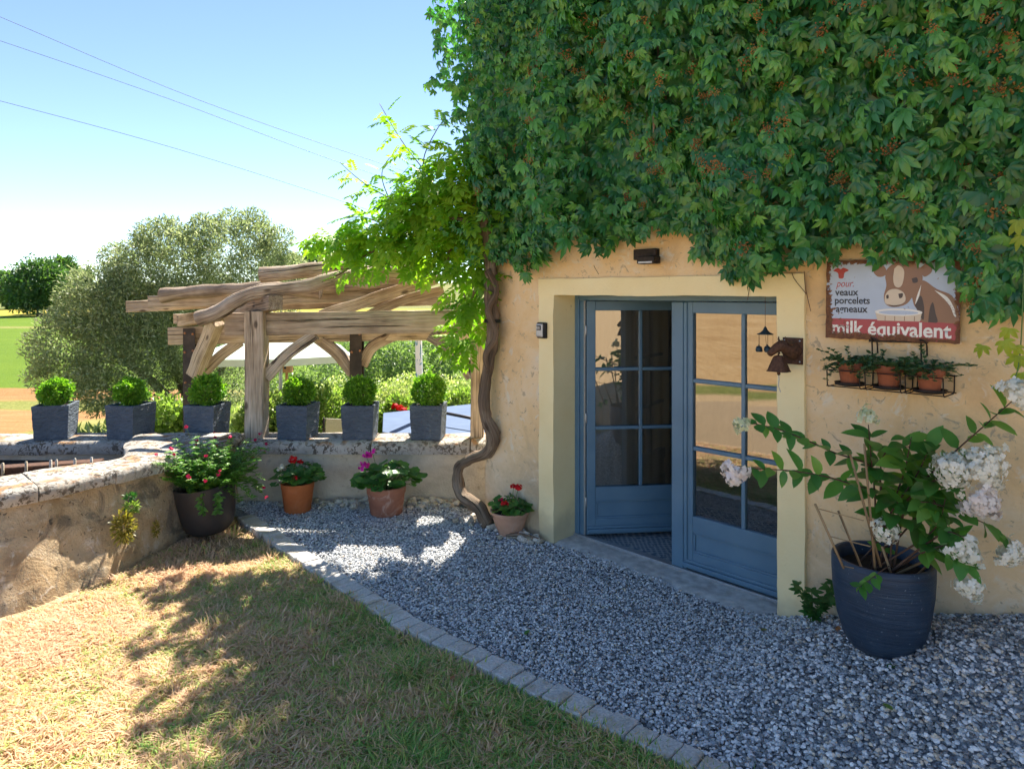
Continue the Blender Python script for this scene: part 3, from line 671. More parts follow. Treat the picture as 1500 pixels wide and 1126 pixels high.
# ---- stone basin at the left
bs = thing('stone_basin', (-3.9, 5.2, 0), 'massive old limestone basin wall with lichened rim left of the lawn', 'stone basin')
mb = MB(); nO = len(cOT)
def bface(u, v):
    i = u*(nO-1); k = min(int(i), nO-2); f_ = i-k
    a = cOB[k]*(1-f_)+cOB[k+1]*f_; b = cOT[k]*(1-f_)+cOT[k+1]*f_; p = a*(1-v)+b*v
    z = -0.15+v*0.78; j = 0.045*n3(p[0]*1.6, p[1]*1.6, z*2)+0.022*n3(p[0]*5, p[1]*5, z*5)+0.008*n3(p[0]*14, p[1]*14, z*14)
    return (p[0]+j*.85-0.03, p[1]-j*.5+0.015, z)
sheet(mb, bface, 150, 26)
n0 = len(cIN)
V = [(p[0], p[1], .64) for p in cIN]+[(p[0], p[1], .40) for p in cIN]
mb.add(V, [(i, i+1, n0+i+1, n0+i) for i in range(n0-1)])
mb.build('basin_wall', MT['stone'], bs, smooth=True)
mb = MB(); mb.add([(p[0], p[1], .42) for p in cIN]+[(-8, 6.9, .42), (-8, 5.6, .42)], [tuple(range(n0+2))]); mb.build('basin_floor', MT['soil'], bs)
for a, b in ((0, 9), (9, 19), (19, 27), (27, 38), (38, nO-1)):
    mb = MB(); ii = list(np.linspace(a+0.06, b-0.06, (b-a)*2))
    def lerp(A, q): k = min(int(q), len(A)-2); return A[k]+(A[k+1]-A[k])*(q-k)
    oo = []; nn_ = []
    for q in ii:
        o_, i_ = lerp(cOT, q), lerp(cIN, q); e = unit((o_-i_)[None])[0]; oo.append(tuple(o_+e*(0.035+0.02*n3(q*.6, 1, 2)))); nn_.append(tuple(i_-e*0.012))
    slab(mb, oo, nn_, 0.71+rng.uniform(-.012, .008)-0.03*(a > 30), 0.105, seed=a*1.7)
    mb.build('coping_stone', MT['coping'], bs, smooth=True, auto=60)
# grate in the basin
g = thing('rusty_grate', (-4.2, 6.2, 0.42), 'rusty iron strip with pale upright pegs lying in the stone basin', 'grate')
a, b = Vector((-5.0, 5.95, .49)), Vector((-3.80, 6.33, .49)); mb = MB(); loft(mb, [a, b], (0.07, 0.07), 'rect'); mb.build('strip', MT['rust'], g)
for u in (0.30, 0.41, 0.55, 0.70, 0.735, 0.85, 0.955):
    mb = MB(); p = a.lerp(b, u)+Vector((0.02, -.09, -.02)); lathe(mb, [(.011, 0), (.012, .05), (.011, .135), (.004, .142)], 8, p); mb.build('peg', MT['palestone'], g, smooth=True)

# ================================================================== THE FARMHOUSE (house frame: x along the facade, y inwards)
house = thing('farmhouse', (0, 0, 0), 'ochre plastered farmhouse front with blue glazed double door', 'house', rz=RZ)
S0, S1 = -4.78, 4.0; DW = 4.25; OL, OR, OTOP = -3.90, -1.94, 2.09
mb = MB()
def lines(a, b, st, keep):
    L = sorted(set([a, b]+[k for k in keep if a < k < b])); out = []
    for p, q in zip(L[:-1], L[1:]): out += list(np.linspace(p, q, max(1, int((q-p)/st))+1)[:-1])
    return out+[b]
ss = lines(S0, S1, 0.1, [OL, OR]); zz = lines(-0.3, 5.4, 0.1, [OTOP, 0.0])
V = []; F = []
for z in zz:
    for s in ss:
        edge = 0.0 if (abs(s-S0) < .01) else 1.0
        V.append((s, DW+edge*(0.016*n3(s*1.3, 4, z*1.3)+0.007*n3(s*5, 1, z*5)), z))
ns = len(ss)
for j in range(len(zz)-1):
    for i in range(ns-1):
        if OL-.001 < (ss[i]+ss[i+1])/2 < OR and -0.001 < (zz[j]+zz[j+1])/2 < OTOP: continue
        a = j*ns+i; F.append((a, a+1, a+ns+1, a+ns))
mb.add(V, F)
mb.build('facade', MT['plaster'], house, w=False, smooth=True)
mb = MB(); box(mb, S0+.002, S0+.45, DW+.02, 11, -1, 5.4); box(mb, S1-.45, S1, DW+.02, 11, -1, 5.4); box(mb, S0+.45, S1-.45, 10.6, 11, -1, 5.4); mb.build('outer_wall', MT['plaster'], house, w=False)
mb = MB()
for sgn in (0, 1):
    y0, y1 = (DW-.35, 7.625) if sgn == 0 else (11.35, 7.625); z0, z1 = 5.25, 7.0
    mb.add([(S0-.15, y0, z0), (S1+.3, y0, z0), (S1+.3, y1, z1), (S0-.15, y1, z1), (S0-.15, y0, z0+.18), (S1+.3, y0, z0+.18), (S1+.3, y1, z1+.18), (S0-.15, y1, z1+.18)], BOXF)
mb.build('roof', MT['terra2'], house, w=False)
mb = MB()
for s_ in (S0, S1-.45): mb.add([(s_, DW+.02, 5.3), (s_+.45, DW+.02, 5.3), (s_, 11, 5.3), (s_+.45, 11, 5.3), (s_, 7.625, 7.0), (s_+.45, 7.625, 7.0)], [(0, 4, 2), (1, 3, 5), (0, 1, 5, 4), (2, 4, 5, 3)])
mb.build('gable', MT['plaster'], house, w=False)
# room behind the door
mb = MB()
r0, r1, q0, q1, zt = -4.33, 0.6, 4.72, 8.6, 2.62
mb.add([(r0, q0, 0), (r0, q1, 0), (r0, q1, zt), (r0, q0, zt), (r1, q0, 0), (r1, q1, 0), (r1, q1, zt), (r1, q0, zt)], [(0, 1, 2, 3), (1, 5, 6, 2), (5, 4, 7, 6), (3, 2, 6, 7)])
box(mb, r0-.1, -3.93, 4.60, 4.72, 0, zt); box(mb, -1.78, r1, 4.60, 4.72, 0, zt); box(mb, -3.93, -1.78, 4.60, 4.72, 2.12, zt)
mb.build('room_wall', MT['room'], house, w=False)
mb = MB(); box(mb, r0, r1, 4.50, q1, -0.2, -0.012); fl = mb.build('room_floor', MT['concrete'], house, w=False)
tm = None
for i in range(12):
    for j in range(9):
        a, b = -3.88+i*0.172, 4.56+j*0.172
        if tm is None:
            mb = MB(); box(mb, -.0845, .0845, -.0845, .0845, 0, .014); o = mb.build('floor_tile', MT['tile'], fl, w=False); tm = o.data
        else: o = link_mesh('floor_tile', tm, fl)
        o.location = (a, b, -0.011)
mb = MB(); box(mb, -2.25, -1.45, 7.9, 8.5, 0, .95); box(mb, -2.22, -1.86, 7.875, 7.9, .05, .92); box(mb, -1.84, -1.48, 7.875, 7.9, .05, .92); cab = mb.build('cabinet', MT['cabinet'], house, w=False, bevel=.006)
mb = MB(); box(mb, -1.92, -1.90, 7.85, 7.875, .62, .80); mb.build('handle', MT['iron'], cab, w=False)
# cream surround
for a, b in ((-4.06, OL+.01), (OR-.02, -1.788)):
    mb = MB(); n_ = 24
    V = []; F = []
    for k in range(n_+1):
        z = -0.12+k*(2.212/n_)
        for (s_, d_) in ((a, 4.30), (a, 4.222), (b, 4.222), (b, 4.62)):
            w_ = 0.006*n3(s_*9, d_*3, z*4)+0.004*n3(s_, d_*9, z*16); V.append((s_+w_, d_+w_*.7, z))
    for k in range(n_):
        for j in range(3): q = k*4+j; F.append((q, q+1, q+5, q+4) if a < -3 else (q, q+1, q+5, q+4))
    if a > -3:
        V2 = []
        for k in range(n_+1):
            z = -0.12+k*(2.212/n_)
            for (s_, d_) in ((a, 4.62), (a, 4.222), (b, 4.222), (b, 4.30)):
                w_ = 0.006*n3(s_*9, d_*3, z*4)+0.004*n3(s_, d_*9, z*16); V2.append((s_+w_, d_+w_*.7, z))
        V = V2
    mb.add(V, F); mb.build('surround_jamb', MT['cream'], house, w=False)
mb = MB(); V = []; F = []; n_ = 40
for k in range(n_+1):
    s_ = -4.064+k*(2.28/n_)
    for (d_, z) in ((4.62, 2.086), (4.218, 2.084), (4.218, 2.222), (4.30, 2.228)):
        w_ = 0.006*n3(s_*4, d_*3, z*9)+0.004*n3(s_*16, d_, z); V.append((s_, d_+w_*.5, z+w_))
for k in range(n_):
    for j in range(3): q = k*4+j; F.append((q, q+1, q+5, q+4))
mb.add(V, F); mb.build('surround_lintel', MT['cream'], house, w=False)
mb = MB()
def sillf(u, v): 
    s_ = -3.95+u*2.1; d_ = 4.20+v*0.32+(0.05*n3(s_*2.2, 0, 0)+.02*n3(s_*9, 2, 0))*(1-v); return (s_, d_, 0.0+0.014*sst(0, .25, v)+0.004*n3(s_*6, d_*6, 0))
sheet(mb, sillf, 50, 8); mb.build('doorstep', MT['concrete'], house, w=False, smooth=True)
mb = MB(); box(mb, -3.89, -1.80, 4.475, 4.50, .010, .034); box(mb, -3.89, -1.80, 4.50, 4.56, .004, .024); mb.build('threshold_strip', MT['greyalu'], house, w=False, bevel=.003)
mb = MB(); box(mb, -3.888, -3.842, 4.49, 4.585, .02, 2.085); box(mb, -3.842, -3.80, 4.505, 4.59, .02, 2.045); box(mb, -1.845, -1.78, 4.49, 4.585, .02, 2.085); box(mb, -3.842, -1.845, 4.491, 4.585, 2.044, 2.085)
mb.build('door_frame', MT['bluepaint'], house, w=False, bevel=.004)
mb = MB(); box(mb, -3.80, -3.785, 4.507, 4.52, .03, 2.04); mb.build('door_seal', MT['greyalu'], house, w=False)
t = NT('net_curtain'); d1 = t.n('ShaderNodeBsdfDiffuse', {'Color': (0.86, 0.77, 0.66, 1)}); tr = t.n('ShaderNodeBsdfTranslucent', {'Color': (0.86, 0.77, 0.66, 1)}); m = t.n('ShaderNodeMixShader', {0: 0.4}); t.t.links.new(d1.outputs[0], m.inputs[1]); t.t.links.new(tr.outputs[0], m.inputs[2])
tp_ = t.n('ShaderNodeBsdfTransparent'); m2 = t.n('ShaderNodeMixShader', {0: 0.18}); t.t.links.new(m.outputs[0], m2.inputs[1]); t.t.links.new(tp_.outputs[0], m2.inputs[2]); t.t.links.new(m2.outputs[0], t.out.inputs[0]); MT['net'] = t.mat
def door_leaf(px, py, rz, mirror, astragal, label):
    """hinge at the local origin; outer face at y = 0; mirror: hinge on the right"""
    W, Hh, T_ = 0.955, 2.005, 0.058; m = -1 if mirror else 1
    root = bpy.data.objects.new('door_leaf', None)
    M = Matrix.Translation((px, py, 0.034)) @ Matrix.Rotation(rz, 4, 'Z')
    def B(mb, x0, x1, y0, y1, z0, z1): 
        a, b = sorted((m*x0, m*x1)); return box(mb, a, b, y0, y1, z0, z1, M)
    sw = 0.078; gz0, gz1 = 0.405, Hh-0.085
    mb = MB()
    B(mb, 0, sw, 0, T_, 0, Hh); B(mb, W-sw, W, 0, T_, 0, Hh); B(mb, sw, W-sw, 0, T_, gz1, Hh); B(mb, sw, W-sw, 0, T_, 0.285, gz0); B(mb, sw, W-sw, 0, T_, 0, 0.135)
    fr = mb.build('door_leaf', MT['bluepaint'], house, w=False, bevel=.005); fr['label'] = label
    mb = MB(); B(mb, sw+.001, W-sw-.001, .018, T_-.012, .136, .284); mb.build('lower_panel', MT['bluepaint'], fr, w=False)
    mb = MB(); B(mb, sw, W-sw, .006, .019, .134, .150); B(mb, sw, W-sw, .006, .019, .270, .286); B(mb, sw, sw+.016, .006, .0188, .15, .27); B(mb, W-sw-.016, W-sw, .006, .0188, .15, .27); mb.build('panel_moulding', MT['bluepaint'], fr, w=False, bevel=.004)
    mb = MB(); B(mb, .004, W-.004, -.024, -.0005, .018, .05); B(mb, .004, W-.004, -.012, -.0004, .05, .075); mb.build('weatherboard', MT['bluepaint'], fr, w=False, bevel=.006)
    if astragal:
        mb = MB(); B(mb, W-.006, W+.094, -.018, .035, .0, Hh-.002); B(mb, W-.035, W-.0065, -.012, -.0006, .0, Hh-.004); mb.build('meeting_stile', MT['bluepaint'], fr, w=False, bevel=.006)
    xm = W/2; bw = 0.015
    hz = [(gz0+(gz1-gz0)*k/3) for k in (1, 2)]
    mb = MB(); B(mb, xm-bw, xm+bw, .004, T_-.004, gz0, gz1); mb.build('glazing_bar', MT['bluepaint'], fr, w=False, bevel=.006)
    for z in hz:
        for (a, b) in ((sw, xm-bw), (xm+bw, W-sw)):
            mb = MB(); B(mb, a, b, .0045, T_-.0045, z-bw, z+bw); mb.build('glazing_bar', MT['bluepaint'], fr, w=False, bevel=.006)
    zs = [gz0]+hz+[gz1]
    for i in range(3):
        for (a, b) in ((sw, xm-bw), (xm+bw, W-sw)):
            mb = MB(); z0, z1 = zs[i]+(bw if i else 0), zs[i+1]-(bw if i < 2 else 0); e = .0006
            # each pane hangs a hair out of true, as old glazing does
            tx, tz = rng.uniform(-.002, .002), rng.uniform(-.002, .002)
            aa, bb = sorted((m*a, m*b)); v = [Vector((aa+e, .026-tx, z0+e)), Vector((bb-e, .026+tx, z0+e)), Vector((bb-e, .026+tx+tz, z1-e)), Vector((aa+e, .026-tx+tz, z1-e))]
            mb.add([M @ p for p in v], [(0, 1, 2, 3)]); mb.build('pane', MT['glass'], fr, w=False)
    if not astragal:
        mb = MB(); n_ = 44; V = []; F = []
        for k in range(n_+1):
            x_ = sw-.01+(W-2*sw+.02)*k/n_; y_ = T_+.012+.010*math.sin(k*1.35)+.005*n3(k*.7, 0, 0)
            V += [M @ Vector((m*x_, y_, gz0-.02)), M @ Vector((m*x_, y_, gz1+.02))]
        F = [(2*k, 2*k+2, 2*k+3, 2*k+1) for k in range(n_)]
        mb.add(V, F); mb.build('net_curtain', MT['net'], fr, w=False, smooth=True)
    for z in (0.28, 1.0, 1.75):
        mb = MB(); lathe(mb, [(.008, -.04), (.010, -.035), (.010, .035), (.008, .04)], 10, (m*-.008, .0, z), M); mb.build('hinge', MT['greyalu'], fr, w=False, smooth=True)
    return fr
door_leaf(-3.778, 4.52, math.radians(52), False, False, 'blue glazed door leaf swung open into the room')
door_leaf(-1.866, 4.508, 0.0, True, True, 'blue glazed door leaf standing closed on the right')
# small things fixed to the facade
o = thing('wall_lamp', HW(-3.36, 4.25, 2.36), 'dark wall lamp above the door half under the creeper', 'lamp', rz=RZ)
cs = {}
sx = lambda px, d: (lambda Yq: (Yq*((px-750)/1000*RV.x+RV.y)))(d*1387/(px+211))
a, b = sx(936, 4.24), sx(976, 4.2); zc = 2.36
mb = MB(); s0 = sx(955, 4.24)-(-3.36)
box(mb, s0-.14, s0+.06, -.05, .012, -.01, .07); mb.build('mount', MT['iron'], o, w=False, bevel=.006)
mb = MB(); box(mb, s0-.045, s0+.105, -.14, -.05, -.045, .012); mb.build('lamp_head', MT['iron'], o, w=False, bevel=.008)
mb = MB(); box(mb, s0-.03, s0+.09, -.142, -.1385, -.04, -.028); mb.build('lamp_lens', MT['greyalu'], o, w=False)
s0 = sx(795.5, 4.22); o = thing('key_safe', HW(s0, 4.222, 1.72), 'small grey and black key safe on the cream door surround', 'key safe', rz=RZ)
mb = MB(); box(mb, -.052, .052, -.03, .004, 0, .135); mb.build('back_case', MT['strap'], o, w=False, bevel=.01)
mb = MB(); box(mb, -.043, .035, -.05, -.03, .012, .125); mb.build('front_cover', MT['greyalu'], o, w=False, bevel=.01)
mb = MB(); box(mb, -.026, .018, -.056, -.0505, .07, .11); mb.build('dial', MT['strap'], o, w=False, bevel=.004)
for k in range(3):
    mb = MB(); box(mb, -.022+k*.013, -.014+k*.013, -.0585, -.0562, .078, .102); mb.build('number_wheel', MT['greyalu'], o, w=False)

# ================================================================== THINGS ON THE FACADE
def text_mesh(txt, size, shear=0.0, bold=0.0):
    cu = bpy.data.curves.new('lettering', 'FONT'); cu.body = txt; cu.size = size; cu.shear = shear; cu.offset = bold; cu.resolution_u = 3
    ob = bpy.data.objects.new('tmp_text', cu); COL.objects.link(ob); bpy.context.view_layer.update()
    me = bpy.data.meshes.new_from_object(ob.evaluated_get(bpy.context.evaluated_depsgraph_get())); bpy.data.objects.remove(ob); return me
t = NT('enamel_blue'); v = t.obj(); n = t.noise(v, 9, 6, 0.65, 0.5); f = t.noise(v, 45, 4, 0.6, 0.6); x = t.sep(v, 0); z = t.sep(v, 2)
def enamel(name, col, amt):
    t = NT(name); v = t.obj(); n = t.noise(v, 8, 6, 0.65, 0.6); f = t.noise(v, 50, 4, 0.65, 0.6); x = t.sep(v, 0); z = t.sep(v, 2)
    ex = t.math('MINIMUM', x, t.math('SUBTRACT', 0.693, x)); ez = t.math('MINIMUM', z, t.math('SUBTRACT', 0.46, z)); e = t.math('MINIMUM', ex, ez)
    wear = t.math('ADD', t.math('ADD', t.math('MULTIPLY', n, 0.45), t.math('MULTIPLY', f, 0.45)), t.math('MULTIPLY', t.math('SUBTRACT', 1, t.step(e, 0.0, 0.055)), 0.22))
    lowleft = t.math('MULTIPLY', t.math('SUBTRACT', 1, t.step(x, 0.03, 0.24)), t.math('SUBTRACT', 1, t.step(z, 0.10, 0.30)))
    m = t.step(t.math('ADD', wear, t.math('MULTIPLY', lowleft, 0.11)), 0.585-amt, 0.635-amt)
    rust = t.ramp(f, [(0.3, (0.07, 0.03, 0.018)), (0.7, (0.24, 0.105, 0.045))])
    c = t.mix(m, t.mix(0.25, col, t.ramp(n, [(0.3, [q*.75 for q in col]), (0.7, [min(1, q*1.15) for q in col])])), rust)
    t.bsdf(c, t.math('ADD', 0.35, t.math('MULTIPLY', m, 0.5)), t.bump(t.math('SUBTRACT', 1, m), 0.3, 0.003), 0.5); return t.mat
MT['enblue'] = enamel('enamel_pale_blue', (0.46, 0.54, 0.66), 0.025); MT['enred'] = enamel('enamel_red', (0.40, 0.05, 0.055), 0.03)
MT['enwhite'] = enamel('enamel_white_print', (0.82, 0.79, 0.72), 0.045); MT['enblack'] = enamel('enamel_black_print', (0.02, 0.022, 0.03), -0.005)
MT['enscar'] = enamel('enamel_scarlet_print', (0.42, 0.05, 0.04), -0.02)
MT['cowbrown'] = enamel('enamel_brown_print', (0.28, 0.145, 0.075), 0.0); MT['cowpale'] = enamel('enamel_beige_print', (0.66, 0.54, 0.40), -0.03); MT['cowdark'] = enamel('enamel_dark_print', (0.06, 0.035, 0.025), -0.04)
sign = thing('enamel_sign', HW(-1.654, 4.205, 1.835), 'rusted pale blue enamel feed sign with cow and red lettered band', 'sign', rz=RZ)
sign.rotation_euler = (math.radians(-2.0), 0, RZ)
mb = MB(); per = []; n_ = 120
for k in range(n_):
    q = k/n_*4; e, f_ = int(q), q-int(q); u, v_ = [(f_, 0), (1, f_), (1-f_, 1), (0, 1-f_)][e]
    j = 0.006*n3(u*14, v_*9, 1)+0.004*n3(u*40, v_*30, 4); cut = 0
    per.append((u*.693+(j if e in (1, 3) else 0), v_*.46+(j*1.3 if e in (0, 2) else 0)))
def fan(mb, pts, y, th=0.0):
    n = len(pts); V = [(p[0], y, p[1]) for p in pts]; F = [tuple(range(n))]
    if th:
        V += [(p[0], y+th, p[1]) for p in pts]; F += [tuple(reversed(range(n, 2*n)))]+[(i, i+n, (i+1) % n+n, (i+1) % n) for i in range(n)]
    mb.add(V, F)
fan(mb, per, 0.0, .003); mb.build('enamel_plate', MT['enblue'], sign, w=False)
mb = MB(); bp = [p for p in per if p[1] < .06]; 
band_ = [(p[0], p[1]+.001) for p in per[:30]]+[(.690, .03), (.690, .118), (.003, .118), (.003, .03)]
fan(mb, band_, -.0012); bandob = mb.build('red_band', MT['enred'], sign, w=False)
def letter(txt, x, z, h, mat, parent, y, wid=None, shear=0.0, bold=0.0, sz=None):
    me = text_mesh(txt, h/0.70 if sz is None else sz, shear, bold)
    co = np.empty(len(me.vertices)*3, np.float32); me.vertices.foreach_get('co', co); co = co.reshape(-1, 3)
    w0, w1 = co[:, 0].min(), co[:, 0].max(); k = wid/(w1-w0) if wid else 1.0
    out = np.stack([(co[:, 0]-w0)*k+x, np.full(len(co), y), co[:, 1]+z], -1).astype(np.float32)
    me.vertices.foreach_set('co', out.ravel()); me.materials.clear(); me.materials.append(MT[mat]); me.update()
    o = link_mesh('lettering', me, parent); return o
cu_ = lambda x: (x-565)/630*.693
cv_ = lambda y: (510-y)/380*.46
letter('milk \u00e9quivalent', .040, .027, .060, 'enwhite', bandob, -.0024, wid=.615, bold=.0026, sz=.112)
letter('pour.', .058, cv_(258), .03, 'enscar', sign, -.0014, wid=.100, shear=.3, sz=.060)
letter('veaux', .052, cv_(300), .03, 'enblack', sign, -.0014, wid=.132, sz=.058, bold=.0012)
letter('porcelets', .052, cv_(340), .03, 'enblack', sign, -.0014, wid=.195, sz=.058, bold=.0012)
letter('agneaux', .058, cv_(381), .03, 'enblack', sign, -.0014, wid=.178, sz=.058, bold=.0012)
def pic(name, pts, y, mat, parent=None, smooth=4):
    P_ = [(cu_(a), cv_(b)) for a, b in pts]
    arr = crom([(a, b, 0) for a, b in P_+[P_[0]]], smooth)[:-1] if smooth else np.array([(a, b, 0) for a, b in P_])
    mb = MB(); V = [(p[0], y, p[1]) for p in arr]; mb.add(V, [tuple(range(len(V)))]); return mb.build(name, MT[mat], parent or sign, w=False)
pic('red_mark', [(600, 178), (625, 165), (640, 172), (655, 165), (682, 178), (660, 190), (655, 215), (632, 215), (626, 190)], -.0013, 'enscar')
body = pic('cow_picture', [(985, 300), (1010, 250), (1040, 232), (1095, 270), (1160, 300), (1186, 360), (1187, 417), (1100, 419), (1030, 417), (1035, 380), (1000, 350)], -.0013, 'cowbrown')
head = pic('cow_picture', [(862, 215), (868, 180), (905, 150), (960, 138), (1010, 160), (1034, 215), (1020, 265), (990, 305), (960, 340), (905, 354), (866, 340), (857, 300), (868, 255)], -.0019, 'cowbrown')
pic('cow_picture', [(800, 150), (835, 145), (865, 175), (862, 205), (830, 212), (806, 190)], -.0016, 'cowbrown', body)
pic('cow_picture', [(1020, 175), (1060, 150), (1075, 190), (1040, 215)], -.0017, 'cowbrown', body)
pic('muzzle', [(862, 300), (880, 276), (915, 270), (950, 288), (957, 325), (925, 345), (885, 346), (862, 332)], -.0023, 'cowpale', head)
pic('blaze', [(905, 175), (925, 160), (950, 185), (945, 240), (930, 262), (908, 255), (900, 220)], -.0023, 'cowpale', head)
pic('nostril', [(925, 292), (945, 290), (943, 308), (930, 312)], -.0027, 'cowdark', head); pic('nostril', [(868, 300), (878, 296), (880, 312), (870, 314)], -.0027, 'cowdark', head)
pic('eye', [(985, 222), (1008, 218), (1012, 238), (992, 242)], -.0027, 'cowdark', head); pic('mouth', [(872, 340), (905, 346), (945, 340), (905, 352)], -.0028, 'cowdark', head)
pic('neck_shadow', [(1000, 345), (1025, 300), (1040, 340), (1042, 380), (1036, 410)], -.0017, 'cowdark', body)
pic('neck_shadow', [(1060, 420), (1066, 360), (1080, 330), (1092, 380), (1100, 419)], -.0017, 'cowdark', body)
pic('shoulder_line', [(1085, 275), (1140, 305), (1168, 350), (1180, 390), (1170, 388), (1155, 350), (1128, 315)], -.0021, 'enwhite', body)
pic('neck_line', [(1028, 250), (1020, 300), (1002, 340), (1010, 300)], -.0021, 'enwhite', body)
bk = pic('bucket_picture', [(815, 372), (1034, 372), (1024, 418), (828, 418)], -.0031, 'cowpale', None, 0)
el = [(925+110*math.cos(a*.2618), 377+17*math.sin(a*.2618)) for a in range(24)]; pic('bucket_rim', el, -.0035, 'enwhite', bk, 0)
el = [(925+92*math.cos(a*.2618), 379+10*math.sin(a*.2618)) for a in range(24)]; pic('milk', el, -.0039, 'enblue', bk, 0)
for xx in (865, 910, 955, 1000): pic('stave_line', [(xx-1.5, 396), (xx+1.5, 396), (xx+1, 417), (xx-2, 417)], -.0039, 'cowbrown', bk, 0)

# ---- wire rack with three pots of trailing succulents
rk = thing('wire_rack', HW(-1.28, 4.24, 1.56), 'black wire wall rack holding three small terracotta pots', 'rack', rz=RZ)
def wire(mb, pts, r=0.0035, m=0): tube(mb, [Vector(p) for p in pts], r, 6, m)
mb = MB(); loft(mb, [(-.135, -.012, .272), (.165, -.012, .272)], (.011, .004), 'rect'); mb.build('top_bar', MT['iron'], rk, w=False)
for x_ in (-.115, .135):
    mb = MB(); wire(mb, [(x_, -.02, .10), (x_, -.03, .27), (x_+.003, -.05, .285), (x_+.03, -.045, .27), (x_+.03, -.03, .20)], .0045, 4); mb.build('hook', MT['iron'], rk, w=False, smooth=True)
mb = MB(); wire(mb, [(-.30, -.01, .10), (.30, -.01, .10)]); wire(mb, [(-.30, -.21, .012), (.30, -.21, .012)]); wire(mb, [(-.30, -.02, .012), (.30, -.02, .012)]); mb.build('rail', MT['iron'], rk, w=False)
PX = (-.205, .0, .200)
for x_ in PX:
    mb = MB(); hw_ = .088
    for sg in (-1, 1):
        wire(mb, [(x_+sg*hw_, -.005, .105), (x_+sg*hw_, -.012, .02), (x_+sg*hw_, -.03, .008), (x_+sg*hw_, -.2, .008), (x_+sg*hw_, -.215, .02), (x_+sg*hw_, -.222, .105)])
    wire(mb, [(x_-hw_, -.222, .105), (x_+hw_, -.222, .105)])
    mb.build('basket_wire', MT['iron'], rk, w=False)
    mb = MB(); lathe(mb, [(.058, 0), (.078, .004), (.083, .02), (.079, .021), (.074, .008), (.0, .008)], 28, (x_, -.115, .012)); mb.build('saucer', MT['iron'], rk, w=False, smooth=True)
SUCC = [ ([(0,0,0),(-.5,.5,.12),(0,.95,.02),(.5,.5,.12),(0,.5,-.1)], [(0,4,1),(1,4,2),(2,4,3),(3,4,0)]) ]
for i, x_ in enumerate(PX):
    base = rk.matrix_basis @ Vector((x_, -.115, .021)) if False else HW(-1.28+x_, 4.24-.115, 1.56+.0205)
    lab = ['small terracotta pot of succulent nearest the cow bell in the wire rack', 'small terracotta pot of succulent in the middle of the wire rack', 'small terracotta pot of trailing succulent at the right end of the wire rack'][i]
    o = thing('succulent_pot', base, lab, 'potted plant', 'pots in the wire rack')
    mb = MB(); lathe(mb, [(.045, 0), (.048, .004), (.060, .085), (.068, .087), (.071, .092), (.072, .122), (.068, .125), (.062, .122), (.058, .098), (.0, .098)], 32); mb.build('pot', MT['terra4'], o, w=False, smooth=True, auto=50)
    mb = MB(); lathe(mb, [(.0575, .099), (.03, .106), (.0, .108)], 20, cap0=False); mb.build('soil', MT['soil'], o, w=False)
    T = []; Yd = []; Zd = []; St = MB()
    for k in range(34):
        a = rng.uniform(0, 6.28); r = rng.uniform(.0, .05); L = rng.uniform(.06, .15); hang = rng.random() < .4
        p = [Vector((r*math.cos(a), r*math.sin(a), .10))]; d_ = Vector((math.cos(a), math.sin(a)*(.8 if math.sin(a) < 0 else .35), rng.uniform(.5, 1.3))).normalized()
        for q in range(6):
            d_ = (d_+Vector((0, 0, -(0.30 if hang else .16)))).normalized(); p.append(p[-1]+d_*L/5.2)
            if p[-1].y > .095: p[-1].y = .095
            for w_ in range(4):
                b_ = rng.uniform(0, 6.28); T.append(p[-1]+Vector((rng.uniform(-.004, .004),)*3)); Yd.append(tuple(d_*.5+Vector((math.cos(b_), math.sin(b_), .3)))); Zd.append((rng.uniform(-.4, .4), rng.uniform(-.4, .4), 1))
        tube(St, p, .0018, 4)
    St.build('stem', MT['gstem'], o, w=False)
    T = np.array([tuple(q) for q in T])+np.array(base); foliage('succulent_leaves', o, SUCC, T, np.array(Yd), np.array(Zd), nrg.uniform(.016, .026, len(T)), MT['succ'])

# ---- cast iron cow bell on the right jamb
cb = thing('cow_head_bell', HW(-1.858, 4.222, 1.66), 'brown cast iron cow head doorbell on the right door jamb', 'door bell', rz=RZ)
mb = MB(); box(mb, -.062, .062, -.012, .004, 0, .165); box(mb, -.055, .055, -.016, -.012, .008, .157); mb.build('mounting_plate', MT['rust'], cb, w=False, bevel=.004)
for x_ in (-.048, .048):
    for z_ in (.018, .147):
        mb = MB(); lathe(mb, [(.006, 0), (.005, .003), (.0, .004)], 8, (0, 0, 0), Matrix.Translation((x_, -.016, z_)) @ Matrix.Rotation(math.radians(90), 4, 'X')); mb.build('screw', MT['greyalu'], cb, w=False)
mb = MB()
tube(mb, [Vector(p) for p in ((.0, -.008, .085), (-.002, -.05, .095), (-.012, -.085, .112), (-.025, -.11, .118), (-.05, -.135, .10), (-.068, -.155, .078), (-.072, -.168, .068))], [.060, .052, .040, .035, .028, .022, .018], 12, 4, amp=.05, freq=30)
mb.build('cow_head', MT['rust'], cb, w=False, smooth=True)
